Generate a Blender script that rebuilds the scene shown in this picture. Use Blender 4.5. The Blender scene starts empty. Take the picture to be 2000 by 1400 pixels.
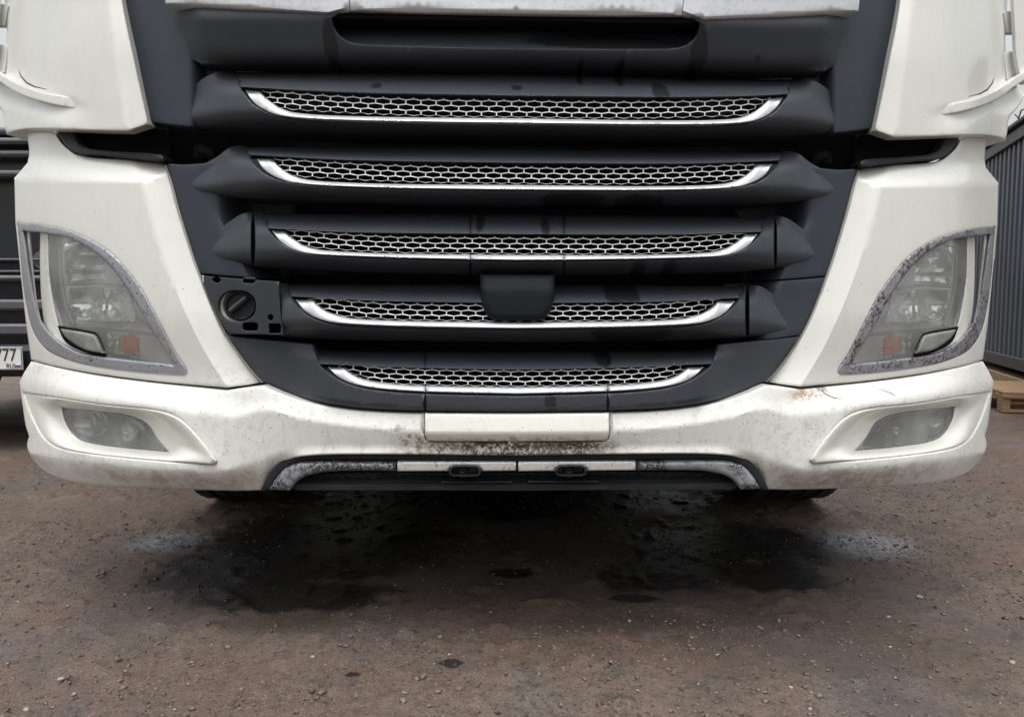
import bpy, math, random
import numpy as np
from mathutils import Vector, noise
from mathutils.geometry import delaunay_2d_cdt

random.seed(7); rng = np.random.default_rng(7)
scene = bpy.context.scene
COL = scene.collection

# ------------------------------------------------------------------ camera
F = 1480.0                       # focal length for a 2000 px wide picture
CAM = np.array([0.0, -1.55, 0.77])
TH = math.atan(115.0 / F)        # the camera looks slightly down
cd = bpy.data.cameras.new('camera'); cam = bpy.data.objects.new('camera', cd); COL.objects.link(cam)
cam.location = CAM; cam.rotation_euler = (math.pi / 2 - TH, 0, 0)
cd.sensor_fit = 'HORIZONTAL'; cd.sensor_width = 36.0; cd.lens = 36.0 * F / 2000.0
cd.clip_start = 0.02; cd.clip_end = 500
scene.camera = cam

# ------------------------------------------------------------------ light: overcast day
SUN_EL, SUN_AZ = math.radians(74), math.radians(184)
world = bpy.data.worlds.new('World'); scene.world = world; world.use_nodes = True
wt = world.node_tree; wt.nodes.clear()
sky = wt.nodes.new('ShaderNodeTexSky'); sky.sky_type = 'NISHITA'; sky.sun_disc = False
sky.sun_elevation = SUN_EL; sky.sun_rotation = SUN_AZ; sky.air_density = 2.0; sky.dust_density = 6.0
hsv = wt.nodes.new('ShaderNodeHueSaturation'); hsv.inputs['Saturation'].default_value = 0.26
bg = wt.nodes.new('ShaderNodeBackground'); bg.inputs['Strength'].default_value = 0.15
wo = wt.nodes.new('ShaderNodeOutputWorld')
wt.links.new(sky.outputs[0], hsv.inputs['Color']); wt.links.new(hsv.outputs[0], bg.inputs[0]); wt.links.new(bg.outputs[0], wo.inputs[0])
sd_ = bpy.data.lights.new('sun', 'SUN'); sd_.energy = 1.05; sd_.angle = math.radians(55); sd_.color = (1.0, 0.995, 0.985)
sun = bpy.data.objects.new('sun', sd_); COL.objects.link(sun)
_d = Vector((math.cos(SUN_EL) * math.sin(SUN_AZ), math.cos(SUN_EL) * math.cos(SUN_AZ), math.sin(SUN_EL)))
sun.rotation_euler = _d.to_track_quat('Z', 'Y').to_euler(); sun.location = _d * 20
vs = scene.view_settings; vs.view_transform = 'Standard'; vs.look = 'None'; vs.gamma = 1.0; vs.exposure = 0.50
vs.use_curve_mapping = False
scene.cycles.max_bounces = 8; scene.cycles.transparent_max_bounces = 12

# ------------------------------------------------------------------ helpers: photograph geometry -> place
C0 = 1010.5                      # the lorry's centre line, on the picture at its front-most depth
def P(px, py, Y):
    """the point at world depth y = Y on the sight line through (px, py)"""
    px = np.asarray(px, float); py = np.asarray(py, float); Y = np.asarray(Y, float)
    u = (px - 1000.0) / F; v = (700.0 - py) / F
    dy = math.cos(TH) + v * math.sin(TH); dz = -math.sin(TH) + v * math.cos(TH)
    s = (Y - CAM[1]) / dy
    return np.stack([CAM[0] + u * s, Y + 0 * s, CAM[2] + dz * s], -1)
def PG(px, py, z=0.0):
    u = (px - 1000.0) / F; v = (700.0 - py) / F
    dy = math.cos(TH) + v * math.sin(TH); dz = -math.sin(TH) + v * math.cos(TH)
    s = (z - CAM[2]) / dz
    return (CAM[0] + u * s, CAM[1] + dy * s, z)
_gu = [0, .1, .2, .35, .45, .52, .58, .62, .645, .67, .70]
_gy = [0, .004, .015, .05, .09, .135, .20, .28, .37, .47, .53]
def G(cx):
    return np.interp(np.abs(np.asarray(cx, float) - C0) / F, np.linspace(0, .70, 71), _GS)
def _smooth_table():
    x = np.linspace(0, .70, 71); y = pchip(_gu, _gy, x)
    return y
def pchip(xs, ys, x):
    xs = np.asarray(xs, float); ys = np.asarray(ys, float); x = np.asarray(x, float)
    if len(xs) == 2: return np.interp(x, xs, ys)
    h = np.diff(xs); d = np.diff(ys) / h; m = np.zeros(len(xs))
    for i in range(1, len(xs) - 1):
        if d[i - 1] * d[i] > 0:
            w1 = 2 * h[i] + h[i - 1]; w2 = h[i] + 2 * h[i - 1]
            m[i] = (w1 + w2) / (w1 / d[i - 1] + w2 / d[i])
    m[0] = d[0]; m[-1] = d[-1]
    xc = np.clip(x, xs[0], xs[-1]); i = np.clip(np.searchsorted(xs, xc) - 1, 0, len(h) - 1)
    t = (xc - xs[i]) / h[i]
    return ((2*t**3 - 3*t**2 + 1) * ys[i] + (t**3 - 2*t**2 + t) * h[i] * m[i]
            + (-2*t**3 + 3*t**2) * ys[i + 1] + (t**3 - t**2) * h[i] * m[i + 1])
_GS = _smooth_table()
def fold(cx): return np.minimum(cx, 2 * C0 - np.asarray(cx, float))
def curve(pts):
    xs = [p[0] for p in pts]; ys = [p[1] for p in pts]
    return lambda cx: pchip(xs, ys, fold(cx))
def warp(cx, cy):
    """canonical (left-hand) coordinates to the lorry's own right-hand side, which sits a little lower"""
    cx = np.asarray(cx, float); cy = np.asarray(cy, float); r = cx > C0
    l = fold(cx); s = (C0 - l) / 980.0
    d = 14 * np.clip(1 - (cy - 180) / 520, -.15, 1) * np.clip(s / .5, 0, 1)
    return np.where(r, 2 * C0 - 43 * s**2 - l, cx), np.where(r, cy + d, cy)
def Q(cx, cy, off=0.0):
    """lorry point from canonical coordinates and offset behind its curved front"""
    px, py = warp(cx, cy); return P(px, py, G(cx) + off)
def ss(x, a, b):
    t = np.clip((np.asarray(x, float) - a) / (b - a), 0, 1); return t * t * (3 - 2 * t)
def sp(pts, step=6.0, closed=True):
    """Catmull-Rom through the points; a third item marks a corner"""
    n = len(pts); P_ = [np.array(p[:2], float) for p in pts]; cor = [len(p) > 2 for p in pts]; out = []
    for i in range(n if closed else n - 1):
        a, b = P_[i], P_[(i + 1) % n]
        p0 = P_[i - 1] if (closed or i > 0) and not cor[i] else a - (b - a)
        j = (i + 2) % n
        p3 = P_[j] if (closed or i + 2 < n) and not cor[(i + 1) % n] else b + (b - a)
        L = np.linalg.norm(b - a); k = max(1, int(round(L / step)))
        # centripetal-ish: tangents scaled to the chord
        t0 = (b - p0); t1 = (p3 - a)
        t0 = t0 / (np.linalg.norm(t0) + 1e-9) * L; t1 = t1 / (np.linalg.norm(t1) + 1e-9) * L
        for q in range(k):
            t = q / k
            out.append((2*t**3 - 3*t**2 + 1) * a + (t**3 - 2*t**2 + t) * t0 + (-2*t**3 + 3*t**2) * b + (t**3 - t**2) * t1)
    if not closed: out.append(P_[-1])
    return np.array(out)
def dist(poly, pts, closed=True):
    a = poly; b = np.roll(poly, -1, 0)
    if not closed: a, b = poly[:-1], poly[1:]
    best = np.full(len(pts), 1e9)
    for k in range(0, len(a), 64):
        A = a[k:k+64][None]; B = b[k:k+64][None]; p = pts[:, None]
        ab = B - A; t = np.clip(((p - A) * ab).sum(-1) / ((ab**2).sum(-1) + 1e-12), 0, 1)
        best = np.minimum(best, np.sqrt(((p - A - ab * t[..., None])**2).sum(-1)).min(1))
    return best
def inside(loops, pts):
    r = np.zeros(len(pts), bool)
    for poly in loops:
        a = poly; b = np.roll(poly, -1, 0)
        for (x1, y1), (x2, y2) in zip(a, b):
            c = (y1 > pts[:, 1]) != (y2 > pts[:, 1])
            if y1 != y2:
                r ^= c & (pts[:, 0] < (x2 - x1) * (pts[:, 1] - y1) / (y2 - y1) + x1)
    return r

# ------------------------------------------------------------------ helpers: objects
def tag(o, label=None, cat=None, group=None, kind=None):
    if label: o['label'] = label
    if cat: o['category'] = cat
    if group: o['group'] = group
    if kind: o['kind'] = kind
    return o
def empty(name, loc, label, cat, group=None):
    o = bpy.data.objects.new(name, None); COL.objects.link(o); o.location = loc
    return tag(o, label, cat, group)
def link(name, me, mat, parent=None, smooth=True, angle=38):
    if mat: me.materials.append(mat)
    if smooth:
        me.polygons.foreach_set('use_smooth', [True] * len(me.polygons))
        me.set_sharp_from_angle(angle=math.radians(angle))
    o = bpy.data.objects.new(name, me); COL.objects.link(o)
    if parent is not None:
        o.parent = parent
        if parent.matrix_basis.translation.length > 0 or parent.rotation_euler.z:
            o.matrix_parent_inverse = parent.matrix_basis.inverted()
    return o
def mesh(name, verts, faces, mat, parent=None, smooth=True, angle=38):
    me = bpy.data.meshes.new(name)
    me.from_pydata([tuple(map(float, v)) for v in verts], [], [tuple(map(int, f)) for f in faces])
    me.update(); return link(name, me, mat, parent, smooth, angle)
class MB:
    """collects boxes, tubes and discs into one mesh"""
    def __init__(s): s.v = []; s.f = []
    def add(s, v, f):
        n = len(s.v); s.v += [tuple(map(float, p)) for p in v]; s.f += [tuple(i + n for i in q) for q in f]
    def box(s, c, d, ax=None, bev=0.0):
        """bevelled box: centre, full sizes, optional 3 axes"""
        A = np.array(ax if ax is not None else np.eye(3), float); h = np.array(d, float) / 2; c = np.array(c, float)
        b = min(bev, h.min() * .9); v = []; idx = {}
        for sx in (-1, 1):
            for sy in (-1, 1):
                for sz in (-1, 1):
                    for k in range(3):
                        q = np.array([sx, sy, sz], float) * h; m = np.array([sx, sy, sz], float) * b
                        m[k] = 0; idx[(sx, sy, sz, k)] = len(v); v.append(c + (q - m) @ A)
        f = []
        for k in range(3):
            i, j = [(1, 2), (2, 0), (0, 1)][k]
            for sgn in (-1, 1):
                q = []
                for a, bb in ((-1, -1), (1, -1), (1, 1), (-1, 1)):
                    t = [0, 0, 0]; t[k] = sgn; t[i] = a; t[j] = bb; q.append(idx[(t[0], t[1], t[2], k)])
                f.append(q if sgn > 0 else q[::-1])
        if b > 0:
            for k in range(3):
                i, j = [(1, 2), (2, 0), (0, 1)][k]
                for a in (-1, 1):
                    for bb in (-1, 1):
                        def g(e, kk):
                            t = [0, 0, 0]; t[k] = e; t[i] = a; t[j] = bb; return idx[(t[0], t[1], t[2], kk)]
                        q = [g(-1, i), g(1, i), g(1, j), g(-1, j)]; f.append(q if a * bb > 0 else q[::-1])
            for sx in (-1, 1):
                for sy in (-1, 1):
                    for sz in (-1, 1):
                        q = [idx[(sx, sy, sz, k)] for k in range(3)]; f.append(q if sx * sy * sz > 0 else q[::-1])
        s.add(v, f)
    def lathe(s, c, prof, axis='y', n=32, arc=(0, 2 * math.pi)):
        """prof: (radius, along) pairs, turned about the axis"""
        full = abs(arc[1] - arc[0] - 2 * math.pi) < 1e-6; m = n if full else n + 1; v = []; f = []
        for i in range(m):
            a = arc[0] + (arc[1] - arc[0]) * i / n; ca, sa = math.cos(a), math.sin(a)
            for r, t in prof:
                v.append({'y': (c[0] + r * ca, c[1] + t, c[2] + r * sa), 'x': (c[0] + t, c[1] + r * ca, c[2] + r * sa),
                          'z': (c[0] + r * ca, c[1] + r * sa, c[2] + t)}[axis])
        k = len(prof)
        for i in range(n):
            j = (i + 1) % m
            for q in range(k - 1): f.append((i*k+q, j*k+q, j*k+q+1, i*k+q+1))
        s.add(v, f)
    def tube(s, pts, r, n=8):
        pts = [np.array(p, float) for p in pts]; v = []; f = []
        for i, p in enumerate(pts):
            t = pts[min(i + 1, len(pts) - 1)] - pts[max(i - 1, 0)]; t /= np.linalg.norm(t) + 1e-9
            a = np.cross(t, [0, 0, 1.0]); 
            if np.linalg.norm(a) < .05: a = np.cross(t, [1.0, 0, 0])
            a /= np.linalg.norm(a); b = np.cross(t, a); rr = r[i] if hasattr(r, '__len__') else r
            for k in range(n):
                w = 2 * math.pi * k / n; v.append(p + rr * (math.cos(w) * a + math.sin(w) * b))
        for i in range(len(pts) - 1):
            for k in range(n): f.append((i*n+k, i*n+(k+1) % n, (i+1)*n+(k+1) % n, (i+1)*n+k))
        f.append(tuple(range(n))[::-1]); f.append(tuple(range((len(pts)-1)*n, len(pts)*n)))
        s.add(v, f)
    def build(s, name, mat, parent=None, smooth=True, angle=38): return mesh(name, s.v, s.f, mat, parent, smooth, angle)

def panel(name, outline, mat, parent, off, holes=(), creases=(), dx=12, dy=None, edge=(5, .004), rim=.012, sides='L', label=None, jit=0.0):
    """a moulded panel: outline and holes give its border, `off` its depth behind the lorry's curved front,
       edge = (rounding width, rounding depth), rim = how far the border is turned back"""
    dy = dy or dx; loops = [outline] + list(holes); V = []; E = []
    for L in loops:
        n0 = len(V); V += [tuple(p) for p in L]; E += [(n0 + i, n0 + (i + 1) % len(L)) for i in range(len(L))]
    for Cc in creases:
        n0 = len(V); V += [tuple(p) for p in Cc]; E += [(n0 + i, n0 + i + 1) for i in range(len(Cc) - 1)]
    lo = outline.min(0); hi = outline.max(0); extra = []
    xs = np.arange(lo[0] + dx * .5, hi[0], dx); ys = np.arange(lo[1] + dy * .5, hi[1], dy)
    if len(xs) and len(ys):
        gx, gy = np.meshgrid(xs, ys); gx = gx + (np.arange(len(ys)) % 2)[:, None] * dx * .5
        g = np.stack([gx.ravel(), gy.ravel()], -1); extra.append((g, max(min(dx, dy) * .45, edge[0] * 1.15)))
    if edge[0] > 0:
        for L in loops:
            t = np.roll(L, -1, 0) - np.roll(L, 1, 0); nrm = np.stack([-t[:, 1], t[:, 0]], -1)
            nrm /= np.linalg.norm(nrm, axis=1)[:, None] + 1e-9
            for k in (.14, .4, .7, 1.0):
                for sg in (-1, 1): extra.append((L + sg * nrm * edge[0] * k, edge[0] * k * .93))
    for pts, dmin in extra:
        pts = pts[inside(loops, pts)]
        if not len(pts): continue
        d = np.min([dist(L, pts) for L in loops], 0); k = d >= dmin
        for Cc in creases: k &= dist(Cc, pts, False) > min(dx, dy) * .3
        V += [tuple(p) for p in pts[k]]
    vv, ee, ff = delaunay_2d_cdt([Vector((float(a), float(b))) for a, b in V], E, [], 0, 1e-3)[:3]
    vv = np.array([tuple(v) for v in vv]); ff = np.array([tuple(f) for f in ff if len(f) == 3])
    cen = vv[ff].mean(1); ff = ff[inside(loops, cen)]
    a, b, c = vv[ff[:, 0]], vv[ff[:, 1]], vv[ff[:, 2]]
    ar = (b[:, 0]-a[:, 0])*(c[:, 1]-a[:, 1]) - (b[:, 1]-a[:, 1])*(c[:, 0]-a[:, 0])
    ff = ff[np.abs(ar) > 1e-3]; ar = ar[np.abs(ar) > 1e-3]
    ff[ar > 0] = ff[ar > 0][:, ::-1]
    used = np.unique(ff); mp = -np.ones(len(vv), int); mp[used] = np.arange(len(used)); vv = vv[used]; ff = mp[ff]
    o_ = off(vv[:, 0], vv[:, 1]) if callable(off) else np.full(len(vv), off)
    if edge[0] > 0:
        d = np.min([dist(L, vv) for L in loops], 0); q = np.clip(1 - d / edge[0], 0, 1)
        o_ = o_ + edge[1] * (1 - np.sqrt(np.clip(1 - q * q, 0, 1)))
    cnt = {}
    for f in ff:
        for i in range(3):
            e = (f[i], f[(i + 1) % 3]); cnt[e] = 1
    bd = [e for e in cnt if (e[1], e[0]) not in cnt]
    out = []
    for side in sides:
        X = vv[:, 0] if side != 'R' else 2 * C0 - vv[:, 0]
        W = Q(X, vv[:, 1], o_)
        if jit: W = W + 0
        v = [tuple(p) for p in W]; f = [tuple(t) if side != 'R' else tuple(t[::-1]) for t in ff]
        if rim is not None:
            m = {}
            for e in bd:
                for i in e:
                    if i not in m:
                        r = rim(vv[i, 0], vv[i, 1]) if callable(rim) else rim
                        p = W[i].copy(); p[1] += r; m[i] = len(v); v.append(tuple(p))
            for i, j in bd:
                q = (j, i, m[i], m[j]); f.append(q if side != 'R' else q[::-1])
        o = mesh(name, v, f, mat, parent)
        if label: o['label'] = label
        out.append(o)
    return out
def strip(fT, fB, a, b, step=8, extra=()):
    """outline between an upper and a lower curve, canonical x from a to b"""
    xs = np.unique(np.concatenate([np.linspace(a, b, max(2, int((b - a) / step) + 1)), [e for e in extra if a < e < b]]))
    t = np.array([(x, float(fT(x))) for x in xs]); bb = np.array([(x, float(fB(x))) for x in xs])
    pts = [t[0]] + [p for p in t[1:]]
    for p in bb[::-1]: pts.append(p)
    o = [pts[0]]
    for p in pts[1:]:
        if np.linalg.norm(p - o[-1]) > .35: o.append(p)
    if np.linalg.norm(o[-1] - o[0]) < .35: o.pop()
    return np.array(o)
def mir(pts): return np.array([(2 * C0 - p[0], p[1]) for p in pts])

# ------------------------------------------------------------------ helpers: materials
class M:
    def __init__(s, name):
        s.m = bpy.data.materials.new(name); s.m.use_nodes = True; s.t = s.m.node_tree; s.t.nodes.clear()
        s.out = s.n('OutputMaterial'); s.co = s.n('TexCoord').outputs['Object']
    def n(s, ty, **k):
        x = s.t.nodes.new('ShaderNode' + ty)
        for a, b in k.items(): setattr(x, a, b)
        return x
    def put(s, sock, v):
        if isinstance(v, bpy.types.NodeSocket): s.t.links.new(v, sock)
        elif isinstance(v, (tuple, list)) and len(v) == 3 and sock.type == 'RGBA': sock.default_value = (*v, 1)
        else: sock.default_value = v
    def math(s, op, a, b=0.0, c=None, clamp=False):
        x = s.n('Math', operation=op); x.use_clamp = clamp; s.put(x.inputs[0], a); s.put(x.inputs[1], b)
        if c is not None: s.put(x.inputs[2], c)
        return x.outputs[0]
    def vmath(s, op, a, b):
        x = s.n('VectorMath', operation=op); s.put(x.inputs[0], a); s.put(x.inputs[1], b)
        return x.outputs['Value'] if op in ('LENGTH', 'DISTANCE', 'DOT_PRODUCT') else x.outputs[0]
    def noise(s, scale, detail=4, rough=.55, vec=None, stretch=None, dist=0.0):
        v = vec or s.co
        if stretch: v = s.vmath('MULTIPLY', v, stretch)
        x = s.n('TexNoise'); s.put(x.inputs['Vector'], v); x.inputs['Scale'].default_value = scale
        x.inputs['Detail'].default_value = detail; x.inputs['Roughness'].default_value = rough; x.inputs['Distortion'].default_value = dist
        return x.outputs[0]
    def voro(s, scale, feature='F1', vec=None, rand=1.0):
        x = s.n('TexVoronoi', feature=feature); s.put(x.inputs['Vector'], vec or s.co); x.inputs['Scale'].default_value = scale
        x.inputs['Randomness'].default_value = rand; return x
    def ramp(s, v, a, b, lo=0.0, hi=1.0):
        x = s.n('MapRange', interpolation_type='SMOOTHSTEP'); s.put(x.inputs[0], v)
        for i, q in zip((1, 2, 3, 4), (a, b, lo, hi)): s.put(x.inputs[i], q)
        return x.outputs[0]
    def mix(s, f, a, b):
        x = s.n('Mix', data_type='RGBA'); s.put(x.inputs[0], f); s.put(x.inputs[6], a); s.put(x.inputs[7], b); return x.outputs[2]
    def mixf(s, f, a, b):
        x = s.n('Mix', data_type='FLOAT'); s.put(x.inputs[0], f); s.put(x.inputs[2], a); s.put(x.inputs[3], b); return x.outputs[0]
    def blob(s, c, r, wob=.35, soft=.5, nz=None):
        """a stain round c with half sizes r, edge broken up by noise"""
        d = s.vmath('SUBTRACT', s.co, c); d = s.vmath('DIVIDE', d, r); l = s.vmath('LENGTH', d, (0, 0, 0))
        if nz is None: nz = s.wn()
        l = s.math('ADD', l, s.math('MULTIPLY', s.math('SUBTRACT', nz, .5), wob * 4))
        return s.ramp(l, 1 - soft, 1 + soft * .4, 1.0, 0.0)
    def wn(s):
        if not hasattr(s, '_wn'): s._wn = s.noise(22, 6, .65)
        return s._wn
    def bump(s, h, strength=.3, dist=.002, nrm=None):
        x = s.n('Bump'); s.put(x.inputs['Height'], h); x.inputs['Strength'].default_value = strength; x.inputs['Distance'].default_value = dist
        if nrm: s.put(x.inputs['Normal'], nrm)
        return x.outputs[0]
    def princ(s, col, rough=.5, metal=0.0, nrm=None, **k):
        x = s.n('BsdfPrincipled'); s.put(x.inputs['Base Color'], col); s.put(x.inputs['Roughness'], rough); s.put(x.inputs['Metallic'], metal)
        if nrm: s.put(x.inputs['Normal'], nrm)
        for a, b in k.items(): s.put(x.inputs[a.replace('_', ' ')], b)
        s.t.links.new(x.outputs[0], s.out.inputs[0]); return x
def simple(name, col, rough=.5, metal=0.0, var=.15, scale=30, bump=0.0):
    m = M(name); n = m.noise(scale, 5)
    c = m.mix(n, tuple(q * (1 - var) for q in col), tuple(min(1, q * (1 + var)) for q in col))
    m.princ(c, m.mixf(n, max(0, rough - .08), min(1, rough + .08)), metal, m.bump(n, bump, .002) if bump else None)
    return m.m
def C3(cx, cy, off=0.0): return tuple(float(q) for q in Q(cx, cy, off))
def R3(px, py): # px radius -> metres near the front, generous in depth
    k = 1.65 / F; return (px * k, .25, py * k)

# ---- paint of the cab and bumper
def paint(name, base, grime, specks, stains=(), chips=0.0, gloss=.32):
    m = M(name); col = base
    n1 = m.noise(3.2, 6, .6); n2 = m.noise(46, 7, .75, stretch=(1, 1, .45)); n3 = m.noise(260, 3, .6)
    col = m.mix(m.ramp(n1, .35, .75), col, tuple(b * .95 for b in base))
    g = m.math('MULTIPLY', m.ramp(n2, .48, .70), grime * 1.5)
    g = m.math('ADD', g, m.math('MULTIPLY', m.ramp(m.noise(8, 5, .7), .5, .72), grime)); 
    col = m.mix(m.math('MINIMUM', g, .9), col, (.30, .28, .25))
    v = m.voro(85); sp_ = m.ramp(v.outputs['Distance'], .05, .16, 1, 0)
    rnd = m.n('SeparateColor'); m.put(rnd.inputs[0], v.outputs['Color'])
    few = m.ramp(rnd.outputs[0], 1 - specks, 1 - specks + .01)
    col = m.mix(m.math('MULTIPLY', m.math('MULTIPLY', sp_, few), .95), col, (.05, .047, .04))
    v2 = m.voro(230); r2 = m.n('SeparateColor'); m.put(r2.inputs[0], v2.outputs['Color'])
    few2 = m.math('MULTIPLY', m.ramp(r2.outputs[1], 1 - specks, 1 - specks + .01), m.ramp(v2.outputs['Distance'], .08, .25, 1, 0))
    col = m.mix(m.math('MULTIPLY', few2, .6), col, (.14, .13, .11))
    for c, r, colr, amt, fine, thr in stains:
        b = m.blob(c, r, .3, .7)
        t = m.ramp(m.noise(fine, 7, .75), thr, thr + .10)
        h_ = m.math('MULTIPLY', b, amt * .28); col = m.mix(h_, col, tuple(.5 * q + .5 * p for q, p in zip(colr, base)))
        col = m.mix(m.math('MULTIPLY', m.math('MULTIPLY', b, t), amt), col, colr)
    h = m.math('ADD', m.math('MULTIPLY', n2, .5), m.math('MULTIPLY', n3, .25))
    if chips: h = m.math('SUBTRACT', h, m.math('MULTIPLY', few, chips))
    rough = m.mixf(m.math('MINIMUM', m.math('ADD', g, .15), 1.0), gloss, .62)
    m.princ(col, rough, 0.0, m.bump(h, .10, .002), Coat_Weight=.5, Coat_Roughness=.09)
    return m.m
WHITE = (.69, .695, .65)
DIRT = (.040, .026, .015); RUST = (.30, .16, .05); SCR = (.10, .10, .105)
mat_hood = paint('cab_paint', WHITE, .06, .05, [(C3(95, 20), R3(90, 70), (.6, .59, .54), .3, 30, .5)])
mat_lamp_panel = paint('lamp_panel_paint', WHITE, .07, .07, [(C3(440, 740), R3(90, 40), (.42, .40, .35), .4, 60, .5)])
mat_bumper = paint('bumper_paint', (.72, .72, .69), .20, .42, [
    (C3(C0, 876), R3(240, 24), (.42, .34, .23), .6, 40, .40), (C3(980, 876), R3(190, 26), DIRT, 1.0, 130, .42), (C3(800, 862), R3(45, 40), (.14, .09, .05), .85, 70, .50),
    (C3(1220, 860), R3(50, 30), DIRT, .7, 110, .55), (C3(1120, 874), R3(90, 20), DIRT, 1.0, 150, .41),
    (C3(430, 774), R3(45, 16), RUST, .0, 60, .5), (C3(2021 - 418, 774), R3(46, 15), RUST, .8, 75, .45),
    (C3(150, 885), R3(62, 26), SCR, .8, 85, .54), (C3(85, 718), R3(40, 20), (.55, .40, .22), .35, 60, .5),
    (C3(500, 940), R3(60, 26), (.24, .20, .15), .6, 50, .5), (C3(300, 940), R3(240, 20), (.42, .39, .33), .55, 40, .45),
    (C3(2021 - 300, 940), R3(240, 22), (.36, .33, .28), .6, 45, .45), (C3(2021 - 510, 935), R3(60, 26), (.22, .19, .14), .6, 50, .5),
    (C3(2021 - 300, 935), R3(260, 30), (.30, .27, .22), .6, 26, .46), (C3(300, 935), R3(260, 30), (.36, .33, .27), .6, 24, .48), (C3(200, 790), R3(150, 10), SCR, .6, 100, .56), (C3(2021 - 260, 800), R3(200, 14), SCR, .85, 95, .54),
    (C3(2021 - 390, 762), R3(14, 8), SCR, .95, 160, .45), (C3(2021 - 150, 778), R3(30, 10), SCR, .9, 140, .52),
    (C3(2021 - 330, 912), R3(110, 18), (.13, .11, .09), .8, 120, .55), (C3(2021 - 460, 850), R3(90, 80), (.38, .36, .31), .4, 70, .5),
    (C3(470, 840), R3(90, 80), (.45, .43, .38), .4, 60, .5)], chips=.3, gloss=.38)
mat_flap = paint('flap_paint', (.68, .675, .62), .10, .16, [(C3(C0, 860), R3(190, 10), (.30, .24, .16), .8, 60, .46)])
mat_foglamp_trim = paint('trim_paint', (.68, .68, .63), .07, .08)
# ---- black grained plastic, with darker wet runs
def plastic(name, base, wet=(), rough=.52, dust=.12):
    m = M(name); n = m.noise(5, 6, .6); col = m.mix(n, tuple(b * .8 for b in base), tuple(b * 1.25 for b in base))
    dn = m.math('MULTIPLY', m.ramp(m.noise(55, 6, .75), .5, .85), dust); col = m.mix(dn, col, (.16, .15, .14))
    vs_ = m.voro(120); rr = m.n('SeparateColor'); m.put(rr.inputs[0], vs_.outputs['Color'])
    sp_ = m.math('MULTIPLY', m.ramp(rr.outputs[0], .95, .96), m.ramp(vs_.outputs['Distance'], .06, .2, 1, 0))
    col = m.mix(m.math('MULTIPLY', sp_, dust * 3), col, (.3, .29, .27))
    r = m.mixf(m.noise(12, 4), rough - .06, rough + .08); 
    if wet:
        w = 0.0; nz = m.noise(60, 5, .7)
        for c, q in wet: w = m.math('MAXIMUM', w, m.blob(c, q, .22, .12, nz))
        col = m.mix(m.math('MULTIPLY', w, .8), col, tuple(b * .22 for b in base)); r = m.mixf(w, r, .40)
    m.princ(col, r, 0.0, m.bump(m.voro(900, 'F1').outputs['Distance'], .12, .0006), Specular_IOR_Level=.42)
    return m.m
BLK = (.034, .040, .050)
WET = [(C3(640, 78), R3(14, 42)), (C3(1378, 88), R3(17, 45)), (C3(1300, 165), R3(17, 30)), (C3(1140, 122), R3(7, 24)), (C3(1222, 122), R3(9, 26)),
       (C3(1125, 385), R3(60, 14)), (C3(1260, 386), R3(50, 12)), (C3(1085, 388), R3(22, 16)), (C3(935, 428), R3(9, 22)), (C3(1067, 436), R3(9, 24)),
       (C3(1255, 525), R3(14, 26)), (C3(1318, 520), R3(14, 20)), (C3(1210, 572), R3(22, 22)), (C3(1242, 570), R3(16, 26)),
       (C3(1240, 652), R3(80, 20)), (C3(1185, 698), R3(20, 20)), (C3(1075, 790), R3(11, 24)), (C3(1200, 60), R3(160, 20)), (C3(1500, 92), R3(6, 6)),
       (C3(1010, 160), R3(10, 8)), (C3(728, 156), R3(10, 8))]
mat_plastic = plastic('black_plastic', BLK, WET)
mat_wing = plastic('dark_grey_plastic', (.025, .032, .045), [], .5, .08)
mat_cover = plastic('matt_black_cover', (.009, .011, .014), [], .7, .03)
def dull(name, col, rough=.8, spec=.12):
    m = M(name); m.princ(m.mix(m.noise(20, 4), tuple(.8 * q for q in col), col), rough, 0, None, Specular_IOR_Level=spec); return m.m
mat_gloss = M('dark_ledge'); mat_gloss.princ((.004, .004, .005), .45, 0, None, Specular_IOR_Level=.22); mat_gloss = mat_gloss.m
mat_deep = dull('unlit_black_parts', (.005, .005, .006)); mat_sensor = dull('sensor_black', (.009, .011, .015), .7, .2)
# ---- metals
def satin(name, base, rough=.35, metal=.85, pit=0.0, pitcol=(.05, .05, .055), scale=320, thr=.56, streak=False, patch=6):
    m = M(name); n = m.noise(18, 6, .7, stretch=(1, 1, .15) if streak else None)
    col = m.mix(n, tuple(b * .80 for b in base), tuple(min(1, b * 1.12) for b in base))
    fine = m.noise(scale, 5, .8); h = fine
    if pit:
        p = m.math('MULTIPLY', m.ramp(fine, thr, thr + .07), m.ramp(m.noise(patch, 4, .6), .36, .54)); p = m.math('MULTIPLY', p, pit)
        col = m.mix(p, col, pitcol); h = m.math('SUBTRACT', fine, p)
    m.princ(col, m.mixf(n, rough - .05, rough + .12), metal, m.bump(h, .25, .001)); return m.m
mat_chrome = satin('silver_strip', (.50, .51, .53), .38, .45, .35, (.5, .5, .5), 260, .55)
mat_mesh = simple('silver_mesh', (.80, .81, .83), .35, .2, .05)
mat_bezel = satin('pitted_chrome_bezel', (.40, .415, .45), .30, .55, .95, (.035, .035, .04), 130, .55, patch=9)
mat_bezel_b = satin('worn_chrome_bezel', (.36, .36, .39), .34, .5, 1.0, (.03, .028, .034), 130, .49, patch=12)
mat_step = satin('scratched_step_metal', (.70, .70, .68), .36, .5, .8, (.10, .06, .03), 160, .55, patch=14)
mat_arch = satin('corroded_arch_trim', (.36, .37, .40), .42, .5, .95, (.03, .03, .035), 170, .45, patch=14)
mat_fascia = satin('dull_silver_fascia', (.62, .63, .66), .40, .6, .35, (.33, .34, .36), 120, .5, True)
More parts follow.
